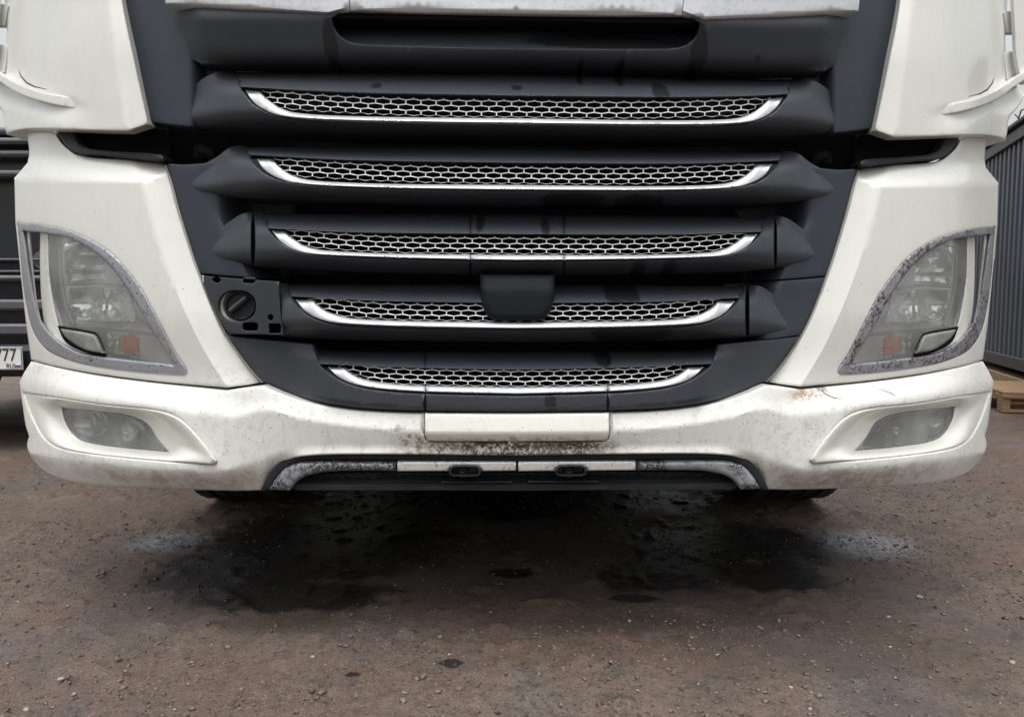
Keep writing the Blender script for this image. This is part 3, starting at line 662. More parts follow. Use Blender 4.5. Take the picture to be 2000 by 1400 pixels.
def row(idx, T, B, pocket, lip, ch_o, ch_i, mesh_c, pitch, cellw, segs, tip, ltop, hide=None, bodyoff=None, cuts=()):
    T, Bc = curve(T), curve(B); pk, lp_, co, ci, mc = curve(pocket), curve(lip), curve(ch_o), curve(ch_i), curve(mesh_c)
    pk0 = pocket[0][0]; x0c = ch_o[0][0]; x0i = ch_i[0][0]
    fT = lambda x: float(T(x)) if fold(x) <= pk0 else float(pk(x))
    def ob(x, y):
        xf = fold(x); t = T(xf) if not bodyoff else T(xf); bb = Bc(xf); v = (y - t) / np.maximum(bb - t, 6)
        o = .065 * np.clip(1 - v, 0, 1)**1.6 * (1 - .72 * ss(xf, pk0 - 80, pk0 - 8) * ss(v, .05, .45)) + .07 * np.clip(1 - v / .30, 0, 1)**1.5 * ss(xf, tip + 60, pk0) + .075 * np.clip((v - .55) / .45, 0, 1)**3
        f = np.clip((xf - tip) / 150., 0, 1)**1.1; f = f * (1 + .55 * (1 - f) * np.clip(v, 0, 1)) * np.clip(ss(y - t, -6, 46) + ss(xf, tip + 55, pk0 - 10), 0, 1)
        return (.064 - .012 * ss(y, 560, 760)) * (1 - f) + o * f
    ob_ = bodyoff or ob
    ex = [pk0 + k for k in (0, .6, 1.5, 3, 5, 8, 12, 17, 23, 30, 38, 48)]; ex += [2 * C0 - e for e in ex]
    ex += [tip + k for k in (.5, 1.5, 3, 6, 10)] + [2 * C0 - tip - k for k in (.5, 1.5, 3, 6, 10)]
    first = None
    for (a, b_) in segs:
        o = strip(fT, lambda x: float(Bc(x)), a, b_, 8, ex)
        r = panel('grille_slat', o, mat_plastic, truck, ob_, dx=7, dy=4.5, edge=(1.6, .0016), rim=lambda x, y: .10 if y > float(Bc(x)) - 1.5 and fold(x) > tip + 60 else .02, sides='C')[0]
        first = first or r
    # what belongs to the row: sloping lip above the slot, strip below it, the honeycomb in the slot
    lseg = [(max(a, pk0 + .5), min(b_, 2 * C0 - pk0 - .5)) for a, b_ in cuts or [(pk0, 2 * C0 - pk0)]]
    for a, b_ in lseg:
        if b_ - a < 20: continue
        o = strip(lambda x: float(T(x)) + ltop, lambda x: float(min(max(pk(x), T(x) + ltop + .4), lp_(x))), a, b_, 9, ex)
        panel('slat_lip', o, mat_plastic, first, lambda x, y: .125 - .114 * np.clip((y - T(x) - ltop) / (lp_(x) - T(x) - ltop), 0, 1)**.75 , dx=12, dy=5, edge=(1.5, .003), rim=.03, sides='C')
        o = strip(lambda x: float(ci(x)) if fold(x) > x0i else float(min(ci(x0i), pk(x) - .3)), lambda x: float(pk(x)), max(a, lip[0][0] - 6), min(b_, 2 * C0 - lip[0][0] + 6), 8, ex)
        panel('strip_seat', o, mat_plastic, first, .026, dx=12, edge=(0, 0), rim=.02, sides='C')
        fo_t = lambda x: float(ci(x)) if fold(x) >= x0i else float(ch_o[0][1] + (ch_i[0][1] - ch_o[0][1]) * (fold(x) - x0c) / (x0i - x0c))
        o = strip(fo_t, lambda x: float(max(co(x), fo_t(x) + .2)), max(a, x0c), min(b_, 2 * C0 - x0c), 6, [x0i, 2 * C0 - x0i] + [x0c + k for k in (.7, 1.5, 3, 5, 8, 12, 17)] + [2 * C0 - x0c - k for k in (.7, 1.5, 3, 5, 8, 12, 17)])
        panel('silver_strip', o, mat_chrome, first, lambda x, y: .006 + .006 * ss(fold(x), x0c + 60, x0c) + .012 * np.clip((co(x) - y) / np.maximum(co(x) - ci(x), 5), 0, 1)**2, dx=8, dy=4, edge=(2.2, .0035), rim=.018, sides='C')
    v = []; f = []; nrow = 3; x_start = x0i - 25
    half_w = cellw / 2; a_ = pitch * .34; b2 = pitch * .66; t = 1.25
    n = int((2 * C0 - 2 * x_start) / cellw) + 2
    for r in range(-1, nrow):
        for i in range(n):
            cx = x_start + (i + .5 * (r % 2)) * cellw
            if cx > 2 * C0 - x_start: continue
            cy = float(mc(cx)) + (r - 1) * pitch
            if cx - half_w < x0i - 12 or cx + half_w > 2 * C0 - x0i + 12: continue
            if cy - b2 < float(lp_(cx)) - 1 and r == -1: pass
            if cy + 1 > float(ci(cx)) and fold(cx) > x0i: continue
            sl = (float(mc(cx + 4)) - float(mc(cx - 4))) / 8
            outer = [(half_w, -a_), (half_w, a_), (0, b2), (-half_w, a_), (-half_w, -a_), (0, -b2)]
            inner = [(half_w - t, -a_ + t * .35), (half_w - t, a_ - t * .35), (0, b2 - t * 1.15), (-half_w + t, a_ - t * .35), (-half_w + t, -a_ + t * .35), (0, -b2 + t * 1.15)]
            if r == -1:                                     # only the stubs of the row above
                outer = [(half_w, a_ - 2.5), (half_w, a_), (0, b2), (-half_w, a_), (-half_w, a_ - 2.5)]
                inner = [(half_w - t, a_ - 2.5), (half_w - t, a_ - t * .35), (0, b2 - t * 1.15), (-half_w + t, a_ - t * .35), (-half_w + t, a_ - 2.5)]
            k = len(outer); base = len(v)
            jx = 0
            for (pts, dd) in ((outer, .0235), (inner, .0225), (inner, .034)):
                for (dx_, dy_) in pts: v.append(tuple(Q(cx + dx_, cy + dy_ + sl * dx_, dd)))
            for q in range(k if r >= 0 else k - 1):
                q2 = (q + 1) % k
                f.append((base + q, base + q2, base + k + q2, base + k + q)); f.append((base + k + q, base + k + q2, base + 2 * k + q2, base + 2 * k + q))
    g = mesh('honeycomb_mesh', v, f, mat_mesh, first, False)
    return first

row(1, [(338, 238), (342, 215), (358, 190), (380, 168), (400, 151), (430, 140), (470, 138), (700, 138), (C0, 140)],
    [(338, 240), (380, 246), (450, 250), (560, 257), (700, 262), (C0, 266)],
    [(461, 138), (466, 160), (478, 185), (500, 208), (535, 225), (570, 234), (650, 241), (800, 245), (C0, 247)],
    [(470, 170), (700, 181), (C0, 187)],
    [(480, 176), (490, 195), (515, 215), (550, 227), (620, 233), (800, 238), (C0, 241)],
    [(508, 179), (525, 196), (550, 212), (575, 220), (650, 226), (800, 229.5), (C0, 231.5)],
    [(540, 196), (620, 202), (740, 208), (900, 212.5), (C0, 213.5)], 10.2, 29.5, [(338.5, 2 * C0 - 338.5)], 338, 3)
row(2, [(365, 362), (368, 345), (380, 332), (400, 320), (425, 306), (440, 294), (452, 287), (470, 284), (C0, 285)],
    [(365, 365), (400, 378), (450, 384), (560, 390), (700, 395), (C0, 400)],
    [(480, 284), (486, 300), (495, 318), (515, 338), (545, 352), (590, 361), (700, 368), (C0, 374)],
    [(493, 303), (700, 313), (C0, 318)],
    [(502, 310), (512, 328), (535, 345), (570, 357), (640, 363), (800, 368), (C0, 371)],
    [(532, 311), (547, 327), (570, 342), (600, 351), (660, 356), (800, 360), (C0, 361.5)],
    [(560, 328), (640, 333), (760, 339), (900, 342.5), (C0, 343.5)], 10.0, 29.5, [(365.5, 2 * C0 - 365.5)], 365, 3)
s3 = (919, 1102)
row(3, [(405, 492), (408, 475), (425, 452), (450, 432), (468, 420), (490, 414), (C0, 415)],
    [(405, 494), (430, 506), (500, 520), (600, 527), (700, 531), (C0, 538)],
    [(514, 415), (521, 440), (535, 462), (560, 482), (600, 496), (660, 502), (800, 507), (C0, 512)],
    [(523, 446), (700, 454), (C0, 457.5)],
    [(532, 450), (545, 470), (570, 487), (605, 496), (680, 500), (800, 504), (C0, 508.5)],
    [(556, 452), (575, 468), (595, 480), (625, 488), (700, 493), (800, 496), (C0, 498)],
    [(590, 466), (640, 471), (700, 475), (800, 479), (C0, 481)], 9.8, 29,
    [(405.5, 494.7), (495.6, s3[0] - .8), (s3[0] + .8, s3[1] - .8), (s3[1] + .8, 2 * C0 - 495.6), (2 * C0 - 494.7, 2 * C0 - 405.5)], 405, 3,
    cuts=[(514, s3[0] - .8), (s3[0] + .8, s3[1] - .8), (s3[1] + .8, 2 * C0 - 514)])
row(4, [(461, 640), (468, 615), (485, 590), (505, 567), (535, 553), (C0, 552)],
    [(461, 642), (500, 651), (560, 658), (650, 663), (C0, 668)],
    [(560, 552), (566, 572), (580, 595), (605, 618), (640, 632), (700, 640), (850, 644), (C0, 646)],
    [(571, 579), (750, 588), (C0, 592)],
    [(578, 585), (592, 605), (615, 620), (650, 630), (720, 635), (850, 639), (C0, 641.5)],
    [(612, 586), (628, 602), (650, 613), (690, 622), (800, 627), (C0, 630)],
    [(640, 598), (700, 605), (800, 610), (C0, 612.5)], 9.8, 28.5,
    [(547, 2 * C0 - 553), (2 * C0 - 551, 2 * C0 - 461.5)], 461, 3)
s5 = (830.5, 2 * C0 - 832.5)
def off5(x, y):
    xf = fold(x); o = .058 * ss(xf, 655, 560) + .05 * ss(y, 700, 672) * ss(xf, 560, 660)
    yb = y_top(xf); o = o + .014 * ss(y, yb - 14, yb - 2)
    return o * 1.0 + .0
row(5, [(446, 656), (470, 659), (560, 668), (600, 672), (660, 683), (C0, 685)],
    [(446, 656.5), (480, 703), (513, 745), (560, 766), (600, 779), (650, 789), (700, 796), (760, 800), (829, 802), (C0, 804)],
    [(611, 674), (620, 705), (640, 728), (680, 750), (730, 762), (829, 770), (C0, 774)],
    [(633, 711), (800, 718), (C0, 722)],
    [(641, 717), (658, 735), (690, 750), (740, 759), (829, 765), (C0, 769.5)],
    [(673, 718), (690, 732), (720, 743), (770, 750), (829, 753.5), (C0, 756.5)],
    [(690, 727), (740, 733), (829, 737), (C0, 740)], 9.5, 28,
    [(446.5, s5[0] - .8), (s5[0] + .8, s5[1] - .8), (s5[1] + .8, 2 * C0 - 446.5)], 446, 3, bodyoff=off5,
    cuts=[(611, s5[0] - .8), (s5[0] + .8, s5[1] - .8), (s5[1] + .8, 2 * C0 - 611)])
rc = sp([(937, 536, 1), (1084, 536, 1), (1083, 575), (1079, 600), (1066, 620), (1052, 627, 1), (970, 627, 1), (955, 620), (943, 600), (939, 575)], 6)
panel('sensor_cover', rc, mat_sensor, truck, lambda x, y: .018 - .012 * ss(y, 540, 570), dx=10, edge=(14, .014), rim=.05, sides='C', label='matt black cover plate in the middle of the fourth slat')

# ---- top slat with its scoop, silver fascia above
tb = sp([(318, -60, 1), (322, 12, 1), (336, 60), (352, 100), (362, 110), (394, 126, 1), (700, 130), (C0, 133), (2 * C0 - 700, 130), (2 * C0 - 394, 126, 1), (2 * C0 - 362, 110), (2 * C0 - 352, 100), (2 * C0 - 336, 60), (2 * C0 - 322, 12, 1), (2 * C0 - 318, -60, 1)], 9)
scoop = sp([(648, 36, 1), (652, 52), (664, 70), (690, 84), (740, 88), (C0, 94), (2 * C0 - 740, 88), (2 * C0 - 690, 84), (2 * C0 - 664, 70), (2 * C0 - 652, 52), (2 * C0 - 648, 36, 1), (2 * C0 - 690, 10, 1), (690, 10, 1)], 8)
def off_top(x, y):
    xf = fold(x); e = pchip([-60, 12, 60, 110, 126], [318, 322, 336, 362, 394], y); d = np.clip((xf - e) / 70, 0, 1)
    o = .018 * (1 - ss(y, -10, 40)) + .040 * np.clip((y - 30) / 100, 0, 1) + .045 * np.clip((y - 84) / 48, 0, 1)**4.0
    return o * ss(d, 0, 1) + (.052) * (1 - ss(d, 0, 1)) + .0
panel('grille_slat', tb, mat_plastic, truck, off_top, holes=[scoop], dx=12, dy=6, edge=(2.5, .004), rim=lambda x, y: .003 if y < 50 and 600 < x < 1420 else .05, sides='C', label='top black slat with a wide scoop')
sc2 = scoop + (scoop - scoop.mean(0)) * np.array([.003, .06])
panel('scoop', np.array([p if p[1] > 30 else (p[0], -10) for p in sc2]), mat_plastic, truck, lambda x, y: .028 + .050 * np.clip((95 - y) / 38, 0, 1) + .06 * np.clip((57 - y) / 20, 0, 1), dx=12, dy=5, edge=(0, 0), rim=.01, sides='C')
fl_ = sp([(317, -60, 1), (323, 8, 1), (330, 11, 1), (480, 24), (642, 36, 1), (683, 21, 1), (676, -60, 1)], 9)
cr_ = np.array([(332, 6), (480, 14), (640, 24), (668, 17)], float)
def off_fas(x, y):
    yb = np.interp(fold(x), [332, 480, 640, 668, 700, C0], [6, 14, 24, 17, 18.5, 24.5]); return -.004 + np.clip(y - yb, 0, 30) * .0016
for sd, lb in (('L', None), ('R', None)):
    panel('silver_fascia', fl_, mat_fascia, truck, off_fas, creases=[cr_], dx=16, dy=7, edge=(0, 0), rim=.03, sides=sd)
fc_ = sp([(677, -60, 1), (684.5, 21, 1), (C0, 29), (2 * C0 - 684.5, 21, 1), (2 * C0 - 677, -60, 1)], 12)
panel('silver_fascia', fc_, mat_fascia, truck, off_fas, creases=[np.array([(700, 18.5), (C0, 24.5), (2 * C0 - 700, 18.5)], float)], dx=20, dy=8, edge=(0, 0), rim=.03, sides='C')
panel('scoop_shade_roof', sp([(640, 36, 1), (684, 21, 1), (C0, 29), (2 * C0 - 684, 21, 1), (2 * C0 - 640, 36, 1), (C0, 40)], 12), mat_deep, truck, .012, dx=30, edge=(0, 0), rim=.085, sides='C')  # black roof added below the fascia to darken the top of the scoop

# ---- dark step ledges between corner panel and headlight panel
stp = sp([(108, 252, 1), (128, 284), (150, 299), (200, 304), (310, 314), (321, 311, 1), (316, 302), (200, 294), (160, 286), (140, 262), (132, 252, 1)], 6)
panel('step_ledge', stp, mat_gloss, truck, lambda x, y: .085 - .0008 * (y - 250), dx=8, edge=(3, .006), rim=.05, sides='LR')
panel('step_recess', sp([(132, 250, 1), (330, 250, 1), (335, 312, 1), (200, 303), (150, 285)], 10), mat_deep, truck, .125, dx=20, edge=(3, .01), rim=.02, sides='LR')
for sd in 'LR':
    b = MB(); X = (lambda x: x) if sd == 'L' else (lambda x: 2 * C0 - x)
    b.tube([tuple(Q(X(390), 292, .09)), tuple(Q(X(412), 300, .10)), tuple(Q(X(418), 318, .11))], .012, 10)
    b.box(tuple(Q(X(395), 300, .12)), (.03, .03, .03), bev=.004); b.build('hinge_bracket', mat_deep, truck)
a = np.linspace(0, 2 * np.pi, 50, endpoint=False)

# ---- bare bracket with the towing-eye cap, left only
pl = sp([(392, 538, 1), (450, 543), (545, 550, 1), (546, 580), (549, 620), (554, 654, 1), (500, 653), (448, 652, 1), (430, 625), (410, 585)], 7)
def circ(cx, cy, rx, ry, n=28, p=2.0):
    t = np.linspace(0, 2 * np.pi, n, endpoint=False); c, s_ = np.cos(t), np.sin(t)
    return np.stack([cx + rx * np.sign(c) * np.abs(c)**(2 / p), cy + ry * np.sign(s_) * np.abs(s_)**(2 / p)], -1)
big = circ(463, 598, 37, 31, 40, 2.3)
holes = [big, circ(423, 546.5, 8, 6), circ(486.5, 547, 12, 6, 20, 4), circ(528.5, 620, 5.5, 6), circ(489, 638, 15, 8, 24, 5), circ(537, 642, 12, 10, 24, 6)]
br = panel('bracket_plate', pl, mat_steel, truck, lambda x, y: .046 - .00025 * (x - 450), holes=holes, dx=7, edge=(1.5, .002), rim=.012, sides='L', label='bare dark plate where a slat end is missing')[0]
ring = circ(461, 600, 38, 33, 40, 2.2); ringi = circ(468, 596, 31, 29, 40, 2.1)
panel('cream_collar', ring, simple('dirty_cream', (.50, .47, .38), .5, .1, .3, 60), br, .066, holes=[ringi], dx=5, edge=(3, .006), rim=.02, sides='L')
cc = circ(468, 597, 31, 29, 40)
panel('tow_eye_cap', cc, mat_cover, br, lambda x, y: .062 - .008 * (((x - 468) / 31)**2 + ((y - 597) / 29)**2 > .72), dx=4, edge=(3, .004), rim=.02, sides='L')
b = MB(); A = Q(449, 609, .056); B_ = Q(484, 580, .056); d = (B_ - A) / np.linalg.norm(B_ - A)
b.box((A + B_) / 2 + np.array([0, .0, 0]), (np.linalg.norm(B_ - A), .022, .010), ax=[d, (0, 1, 0), np.cross(d, (0, 1, 0))], bev=.004); b.build('cap_grip', mat_plastic, br)
b = MB(); b.tube([tuple(Q(x, y, .038)) for x, y in ((500, 594), (506, 594), (512, 593), (515, 597), (514, 601), (508, 604), (503, 606))], .0012, 6); b.build('wire_clip', mat_deep, br)
b = MB(); b.tube([tuple(Q(x, y, .04)) for x, y in ((472, 646), (500, 648.5), (530, 651), (556, 652))], .0016, 6); b.build('bracket_edge', mat_steel, br)
b = MB(); b.box(tuple(Q(398, 545, .062)), (.004, .010, .016), bev=.001); b.build('clip', mat_chrome, br)
# ================================================================== GROUND
def axis(lo, hi, step, far):
    a = list(np.arange(lo, hi, step)); s = step
    up = []; x = hi
    while x < far: up.append(x); s *= 1.25; x += s
    s = step; dn = []; x = lo - step
    while x > -far: dn.append(x); s *= 1.25; x -= s
    return np.array(dn[::-1] + a + up + [far])
gx = axis(-2.3, 2.5, .013, 90); gy = axis(-.55, 3.0, .013, 90)
def fbm_grid(X, Y, freq, octaves, seed, stretch=(1, 1), rot=0.0):
    """cheap value-noise sum on arrays"""
    out = np.zeros_like(X); amp = 1.0; tot = 0
    c, s = math.cos(rot), math.sin(rot); U = (X * c + Y * s) * stretch[0]; V = (-X * s + Y * c) * stretch[1]
    for o in range(octaves):
        f = freq * 2**o; x = U * f + 17.3 * seed + 31 * o; y = V * f + 5.1 * seed - 13 * o
        xi = np.floor(x); yi = np.floor(y); fx = x - xi; fy = y - yi; fx = fx*fx*(3-2*fx); fy = fy*fy*(3-2*fy)
        h = lambda a, b: np.modf(np.abs(np.sin(a * 127.1 + b * 311.7 + seed * 7.7) * 43758.5453))[0]
        n = (h(xi, yi) * (1-fx) + h(xi+1, yi) * fx) * (1-fy) + (h(xi, yi+1) * (1-fx) + h(xi+1, yi+1) * fx) * fy
        out += amp * n; tot += amp; amp *= .55
    return out / tot
def ground_z(X, Y):
    near = np.exp(-(np.maximum(np.abs(X) - 2.6, 0)**2 + np.maximum(np.abs(Y - 1.2) - 2.4, 0)**2) / 1.0)
    z = (fbm_grid(X, Y, 1.1, 3, 3) - .5) * .022 + (fbm_grid(X, Y, 6, 3, 9) - .5) * .010
    tr = fbm_grid(X, Y, 9, 3, 5, (1, .22), .55); z += (tr - .5) * .010 * ss(np.abs(X), .3, 1.0)
    f = fbm_grid(X, Y, 26, 3, 12); z += (np.abs(f - .5)**1.0) * .024 * (.35 + .65 * ss(fbm_grid(X, Y, 1.6, 2, 21), .42, .6)) - .004
    cl = fbm_grid(X, Y, 20, 2, 33); z += ss(cl, .68, .86) * .014
    f2 = fbm_grid(X, Y, 60, 2, 52); z += (f2 - .5) * .006
    z = z * (1 - .6 * np.exp(-(((X - .05) / 1.1)**4 + ((Y - 1.3) / 1.0)**4)))
    return z * near
X, Y = np.meshgrid(gx, gy); Z = ground_z(X, Y)
nx, ny = len(gx), len(gy)
me = bpy.data.meshes.new('ground'); me.vertices.add(nx * ny)
me.vertices.foreach_set('co', np.stack([X, Y, Z], -1).astype(np.float32).ravel())
i, j = np.meshgrid(np.arange(nx - 1), np.arange(ny - 1)); i = i.ravel(); j = j.ravel()
quads = np.stack([j * nx + i, j * nx + i + 1, (j + 1) * nx + i + 1, (j + 1) * nx + i], -1)
me.loops.add(quads.size); me.loops.foreach_set('vertex_index', quads.ravel().astype(np.int32))
me.polygons.add(len(quads)); me.polygons.foreach_set('loop_start', np.arange(0, quads.size, 4, dtype=np.int32))
me.update(calc_edges=True); me.validate()
m = M('wet_dirt')
big_n = m.noise(1.3, 6, .6); mid_n = m.noise(7, 7, .68, dist=.4); fin = m.noise(90, 6, .75); grit = m.voro(140)
streak = m.noise(5, 6, .65, stretch=(1.0, .35, 1))
col = m.mix(m.ramp(big_n, .35, .65), (.104, .069, .052), (.122, .091, .071))
col = m.mix(m.math('MULTIPLY', m.ramp(mid_n, .48, .68), .55), col, (.066, .060, .058))
col = m.mix(m.math('MULTIPLY', m.ramp(streak, .52, .72), .5), col, (.150, .117, .094))
col = m.mix(m.math('MULTIPLY', m.ramp(m.noise(2.1, 5, .6, stretch=(1, 1, 1)), .55, .7), .4), col, (.085, .088, .10))
gc = m.n('SeparateColor'); m.put(gc.inputs[0], grit.outputs['Color'])
col = m.mix(m.math('MULTIPLY', m.ramp(fin, .52, .66), .75), col, (.034, .027, .023))
fin2 = m.noise(150, 5, .8); col = m.mix(m.math('MULTIPLY', m.ramp(fin2, .54, .64), .75), col, (.21, .175, .150))
col = m.mix(m.math('MULTIPLY', m.ramp(m.noise(30, 6, .75), .50, .62), .5), col, (.05, .041, .035))
col = m.mix(m.math('MULTIPLY', m.math('MULTIPLY', m.ramp(gc.outputs[0], .93, .95), m.ramp(grit.outputs['Distance'], .12, .35, 1, 0)), .6), col, (.24, .22, .20))
def gb(px, py, rx, ry):
    x, y, z = PG(px, py); return ((x, y, 0), (rx, ry, 1))
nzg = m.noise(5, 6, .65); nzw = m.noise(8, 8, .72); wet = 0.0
for px, py, rx, ry in ((1000, 975, .85, .30), (640, 1050, .42, .42), (470, 1110, .30, .20), (560, 1160, .30, .12), (1420, 1060, .40, .26), (1300, 1120, .22, .14), (1500, 1120, .2, .13), (1240, 1165, .07, .03), (1000, 1115, .07, .04), (880, 1295, .03, .022), (690, 1322, .02, .012)):  # first blob is the lorry's shade painted in; the others are wet oil
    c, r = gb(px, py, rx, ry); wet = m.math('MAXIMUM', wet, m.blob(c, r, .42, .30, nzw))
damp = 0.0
for px, py, rx, ry in ((1250, 1215, .35, .07), (540, 1215, .22, .07), (1020, 1050, 1.2, .5), (1640, 1250, .5, .2)):  # damp patches; the widest blob simply darkens the ground beneath the lorry
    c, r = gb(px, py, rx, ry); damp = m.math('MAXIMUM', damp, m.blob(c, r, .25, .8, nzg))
sky_sheen = 0.0  # sky reflected on wet ground, painted in as a pale colour
for px, py, rx, ry in ((1690, 1055, .17, .16), (330, 1055, .14, .12)):
    c, r = gb(px, py, rx, ry); sky_sheen = m.math('MAXIMUM', sky_sheen, m.blob(c, r, .32, .7, nzg))
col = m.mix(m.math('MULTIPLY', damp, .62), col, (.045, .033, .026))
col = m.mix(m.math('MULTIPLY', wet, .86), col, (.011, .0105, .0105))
col = m.mix(m.math('MULTIPLY', m.math('MULTIPLY', sky_sheen, m.ramp(m.noise(70, 6, .75), .44, .54)), .9), col, (.25, .26, .285))
def track(pa, pb, w):
    a = PG(*pa); b_ = PG(*pb); d = np.array([b_[0] - a[0], b_[1] - a[1]]); d /= np.linalg.norm(d); nn = (-d[1], d[0], 0)
    q = m.vmath('DOT_PRODUCT', m.vmath('SUBTRACT', m.co, (a[0], a[1], 0)), nn)
    q = m.math('ADD', m.math('ABSOLUTE', q), m.math('MULTIPLY', m.math('SUBTRACT', nzg, .5), .22))
    return m.ramp(q, w * .3, w * 1.4, 1, 0)
tk = m.math('MAXIMUM', m.math('MAXIMUM', track((1300, 1100), (1800, 1400), .10), track((1500, 1060), (2000, 1250), .07)), m.math('MAXIMUM', track((0, 1330), (500, 1060), .09), track((60, 1420), (420, 1150), .05)))
tk = m.math('MULTIPLY', tk, m.ramp(streak, .40, .58))
col = m.mix(m.math('MULTIPLY', tk, .45), col, (.060, .054, .056))
pit = m.math('MULTIPLY', m.ramp(m.noise(65, 7, .8, dist=.3), .56, .62), m.ramp(m.noise(6, 4, .6), .34, .52)); col = m.mix(m.math('MULTIPLY', pit, .9), col, (.020, .015, .012))
rough = m.mixf(m.math('MULTIPLY', wet, .85), m.mixf(m.ramp(mid_n, .3, .7), .62, .85), .30)
rough = m.mixf(m.math('MULTIPLY', tk, .7), rough, .42); rough = m.mixf(m.math('MULTIPLY', sky_sheen, .8), rough, .34)
h = m.math('ADD', m.math('MULTIPLY', fin, .6), m.math('MULTIPLY', m.noise(380, 4, .7), .35)); h = m.math('ADD', h, m.math('MULTIPLY', m.ramp(grit.outputs['Distance'], .0, .5, 1, 0), .3))
m.princ(col, rough, 0.0, m.bump(h, .7, .006), Specular_IOR_Level=.4)
g = link('ground', me, m.m, None, True, 80); g['kind'] = 'structure'; g['label'] = 'brown wet dirt yard with oily dark patches and shade painted under the lorry'

# ---- loose gravel (uncountable) and some single stones
def pebble(r, sq=(1, 1, .7), seed=0, sub=0):
    rr = np.random.default_rng(seed); t = (1 + 5**.5) / 2
    v = np.array([(-1,t,0),(1,t,0),(-1,-t,0),(1,-t,0),(0,-1,t),(0,1,t),(0,-1,-t),(0,1,-t),(t,0,-1),(t,0,1),(-t,0,-1),(-t,0,1)], float); v /= np.linalg.norm(v[0])
    f = [(0,11,5),(0,5,1),(0,1,7),(0,7,10),(0,10,11),(1,5,9),(5,11,4),(11,10,2),(10,7,6),(7,1,8),(3,9,4),(3,4,2),(3,2,6),(3,6,8),(3,8,9),(4,9,5),(2,4,11),(6,2,10),(8,6,7),(9,8,1)]
    v *= (1 + rr.uniform(-.28, .22, (12, 1))); return v * r * np.array(sq), np.array(f)
n_p = 80000
px_ = np.concatenate([rng.uniform(-2.3, 2.5, n_p)]); py_ = -.45 + 3.6 * rng.uniform(0, 1, n_p)**1.25; dark_ = ((px_ - .05) / 1.15)**2 + ((py_ - 1.15) / .95)**2 < 1
dens = fbm_grid(px_, py_, 2.2, 3, 41); keep = (dens > .42 + rng.uniform(-.12, .22, n_p)) | (rng.uniform(0, 1, n_p) < .16)
keep &= ~dark_ | (rng.uniform(0, 1, n_p) < .55); px_, py_ = px_[keep], py_[keep]; pz_ = ground_z(px_, py_)
size = np.minimum(.0010 + rng.exponential(.0015, len(px_)), .0095)
ang = rng.uniform(0, 6.283, len(px_)); small = size < .0032
def scatter(vars_, faces, sel, n0):
    k = np.nonzero(sel)[0]; B = np.stack(vars_)[k % len(vars_)]; sz = size[k][:, None]
    v = B * sz[..., None] * np.stack([np.ones(len(k)), 1 + .3 * np.sin(k), .8 + .3 * np.cos(k * 1.7)], -1)[:, None]
    c, s_ = np.cos(ang[k])[:, None], np.sin(ang[k])[:, None]
    W = np.stack([v[..., 0] * c - v[..., 1] * s_ + px_[k][:, None], v[..., 0] * s_ + v[..., 1] * c + py_[k][:, None], v[..., 2] + pz_[k][:, None] + sz * .15], -1)
    m_ = B.shape[1]; Fq = faces[None] + (np.arange(len(k)) * m_)[:, None, None] + n0
    return W.reshape(-1, 3), Fq.reshape(-1, 3)
octv = [np.array([(1,0,0),(0,1,0),(-1,0,0),(0,-1,0),(0,0,.8),(0,0,-.8)], float) * np.random.default_rng(60 + q).uniform(.6, 1.3, (6, 1)) for q in range(8)]
octf = np.array([(0,1,4),(1,2,4),(2,3,4),(3,0,4),(1,0,5),(2,1,5),(3,2,5),(0,3,5)])
V1, F1 = scatter([pebble(1.0, (1, .8, .6), q)[0] for q in range(8)], pebble(1.0)[1], ~small, 0)
V2, F2 = scatter(octv, octf, small, len(V1))
V = np.concatenate([V1, V2]); Fc = np.concatenate([F1, F2])
me = bpy.data.meshes.new('gravel'); me.vertices.add(len(V)); me.vertices.foreach_set('co', V.astype(np.float32).ravel())
me.loops.add(Fc.size); me.loops.foreach_set('vertex_index', Fc.ravel().astype(np.int32)); me.polygons.add(len(Fc)); me.polygons.foreach_set('loop_start', np.arange(0, Fc.size, 3, dtype=np.int32)); me.update(calc_edges=True)
m = M('gravel_mix'); vv_ = m.voro(120); sc_ = m.n('SeparateColor'); m.put(sc_.inputs[0], vv_.outputs['Color'])
c = m.mix(m.ramp(sc_.outputs[0], 0, 1), (.045, .034, .028), (.17, .135, .112)); c = m.mix(m.ramp(sc_.outputs[1], .975, .985), c, (.28, .265, .24)); gw = 0.0
for px, py, rx, ry in ((1000, 1000, 1.15, .75), (640, 1060, .5, .5), (480, 1120, .36, .24), (560, 1160, .34, .14), (1420, 1060, .45, .32), (1300, 1120, .3, .2), (1500, 1130, .26, .18)):  # first blob paints the lorry's shade onto the gravel; the others wet it
    q_, r_ = gb(px, py, rx, ry); gw = m.math('MAXIMUM', gw, m.blob(q_, r_, .25, .5))
c = m.mix(m.math('MULTIPLY', gw, .93), c, (.010, .010, .011)); m.princ(c, m.mixf(gw, .7, .28))
tag(link('gravel', me, m.m, None, False), 'fine loose gravel and crumbs scattered over the dirt', 'gravel', kind='stuff')
mat_s1 = simple('pale_stone', (.27, .25, .225), .75, 0, .3, 90, .3); mat_s2 = simple('brown_stone', (.13, .10, .085), .8, 0, .3, 90, .3); mat_s3 = simple('black_stone', (.02, .02, .022), .6, 0, .3, 90, .3)
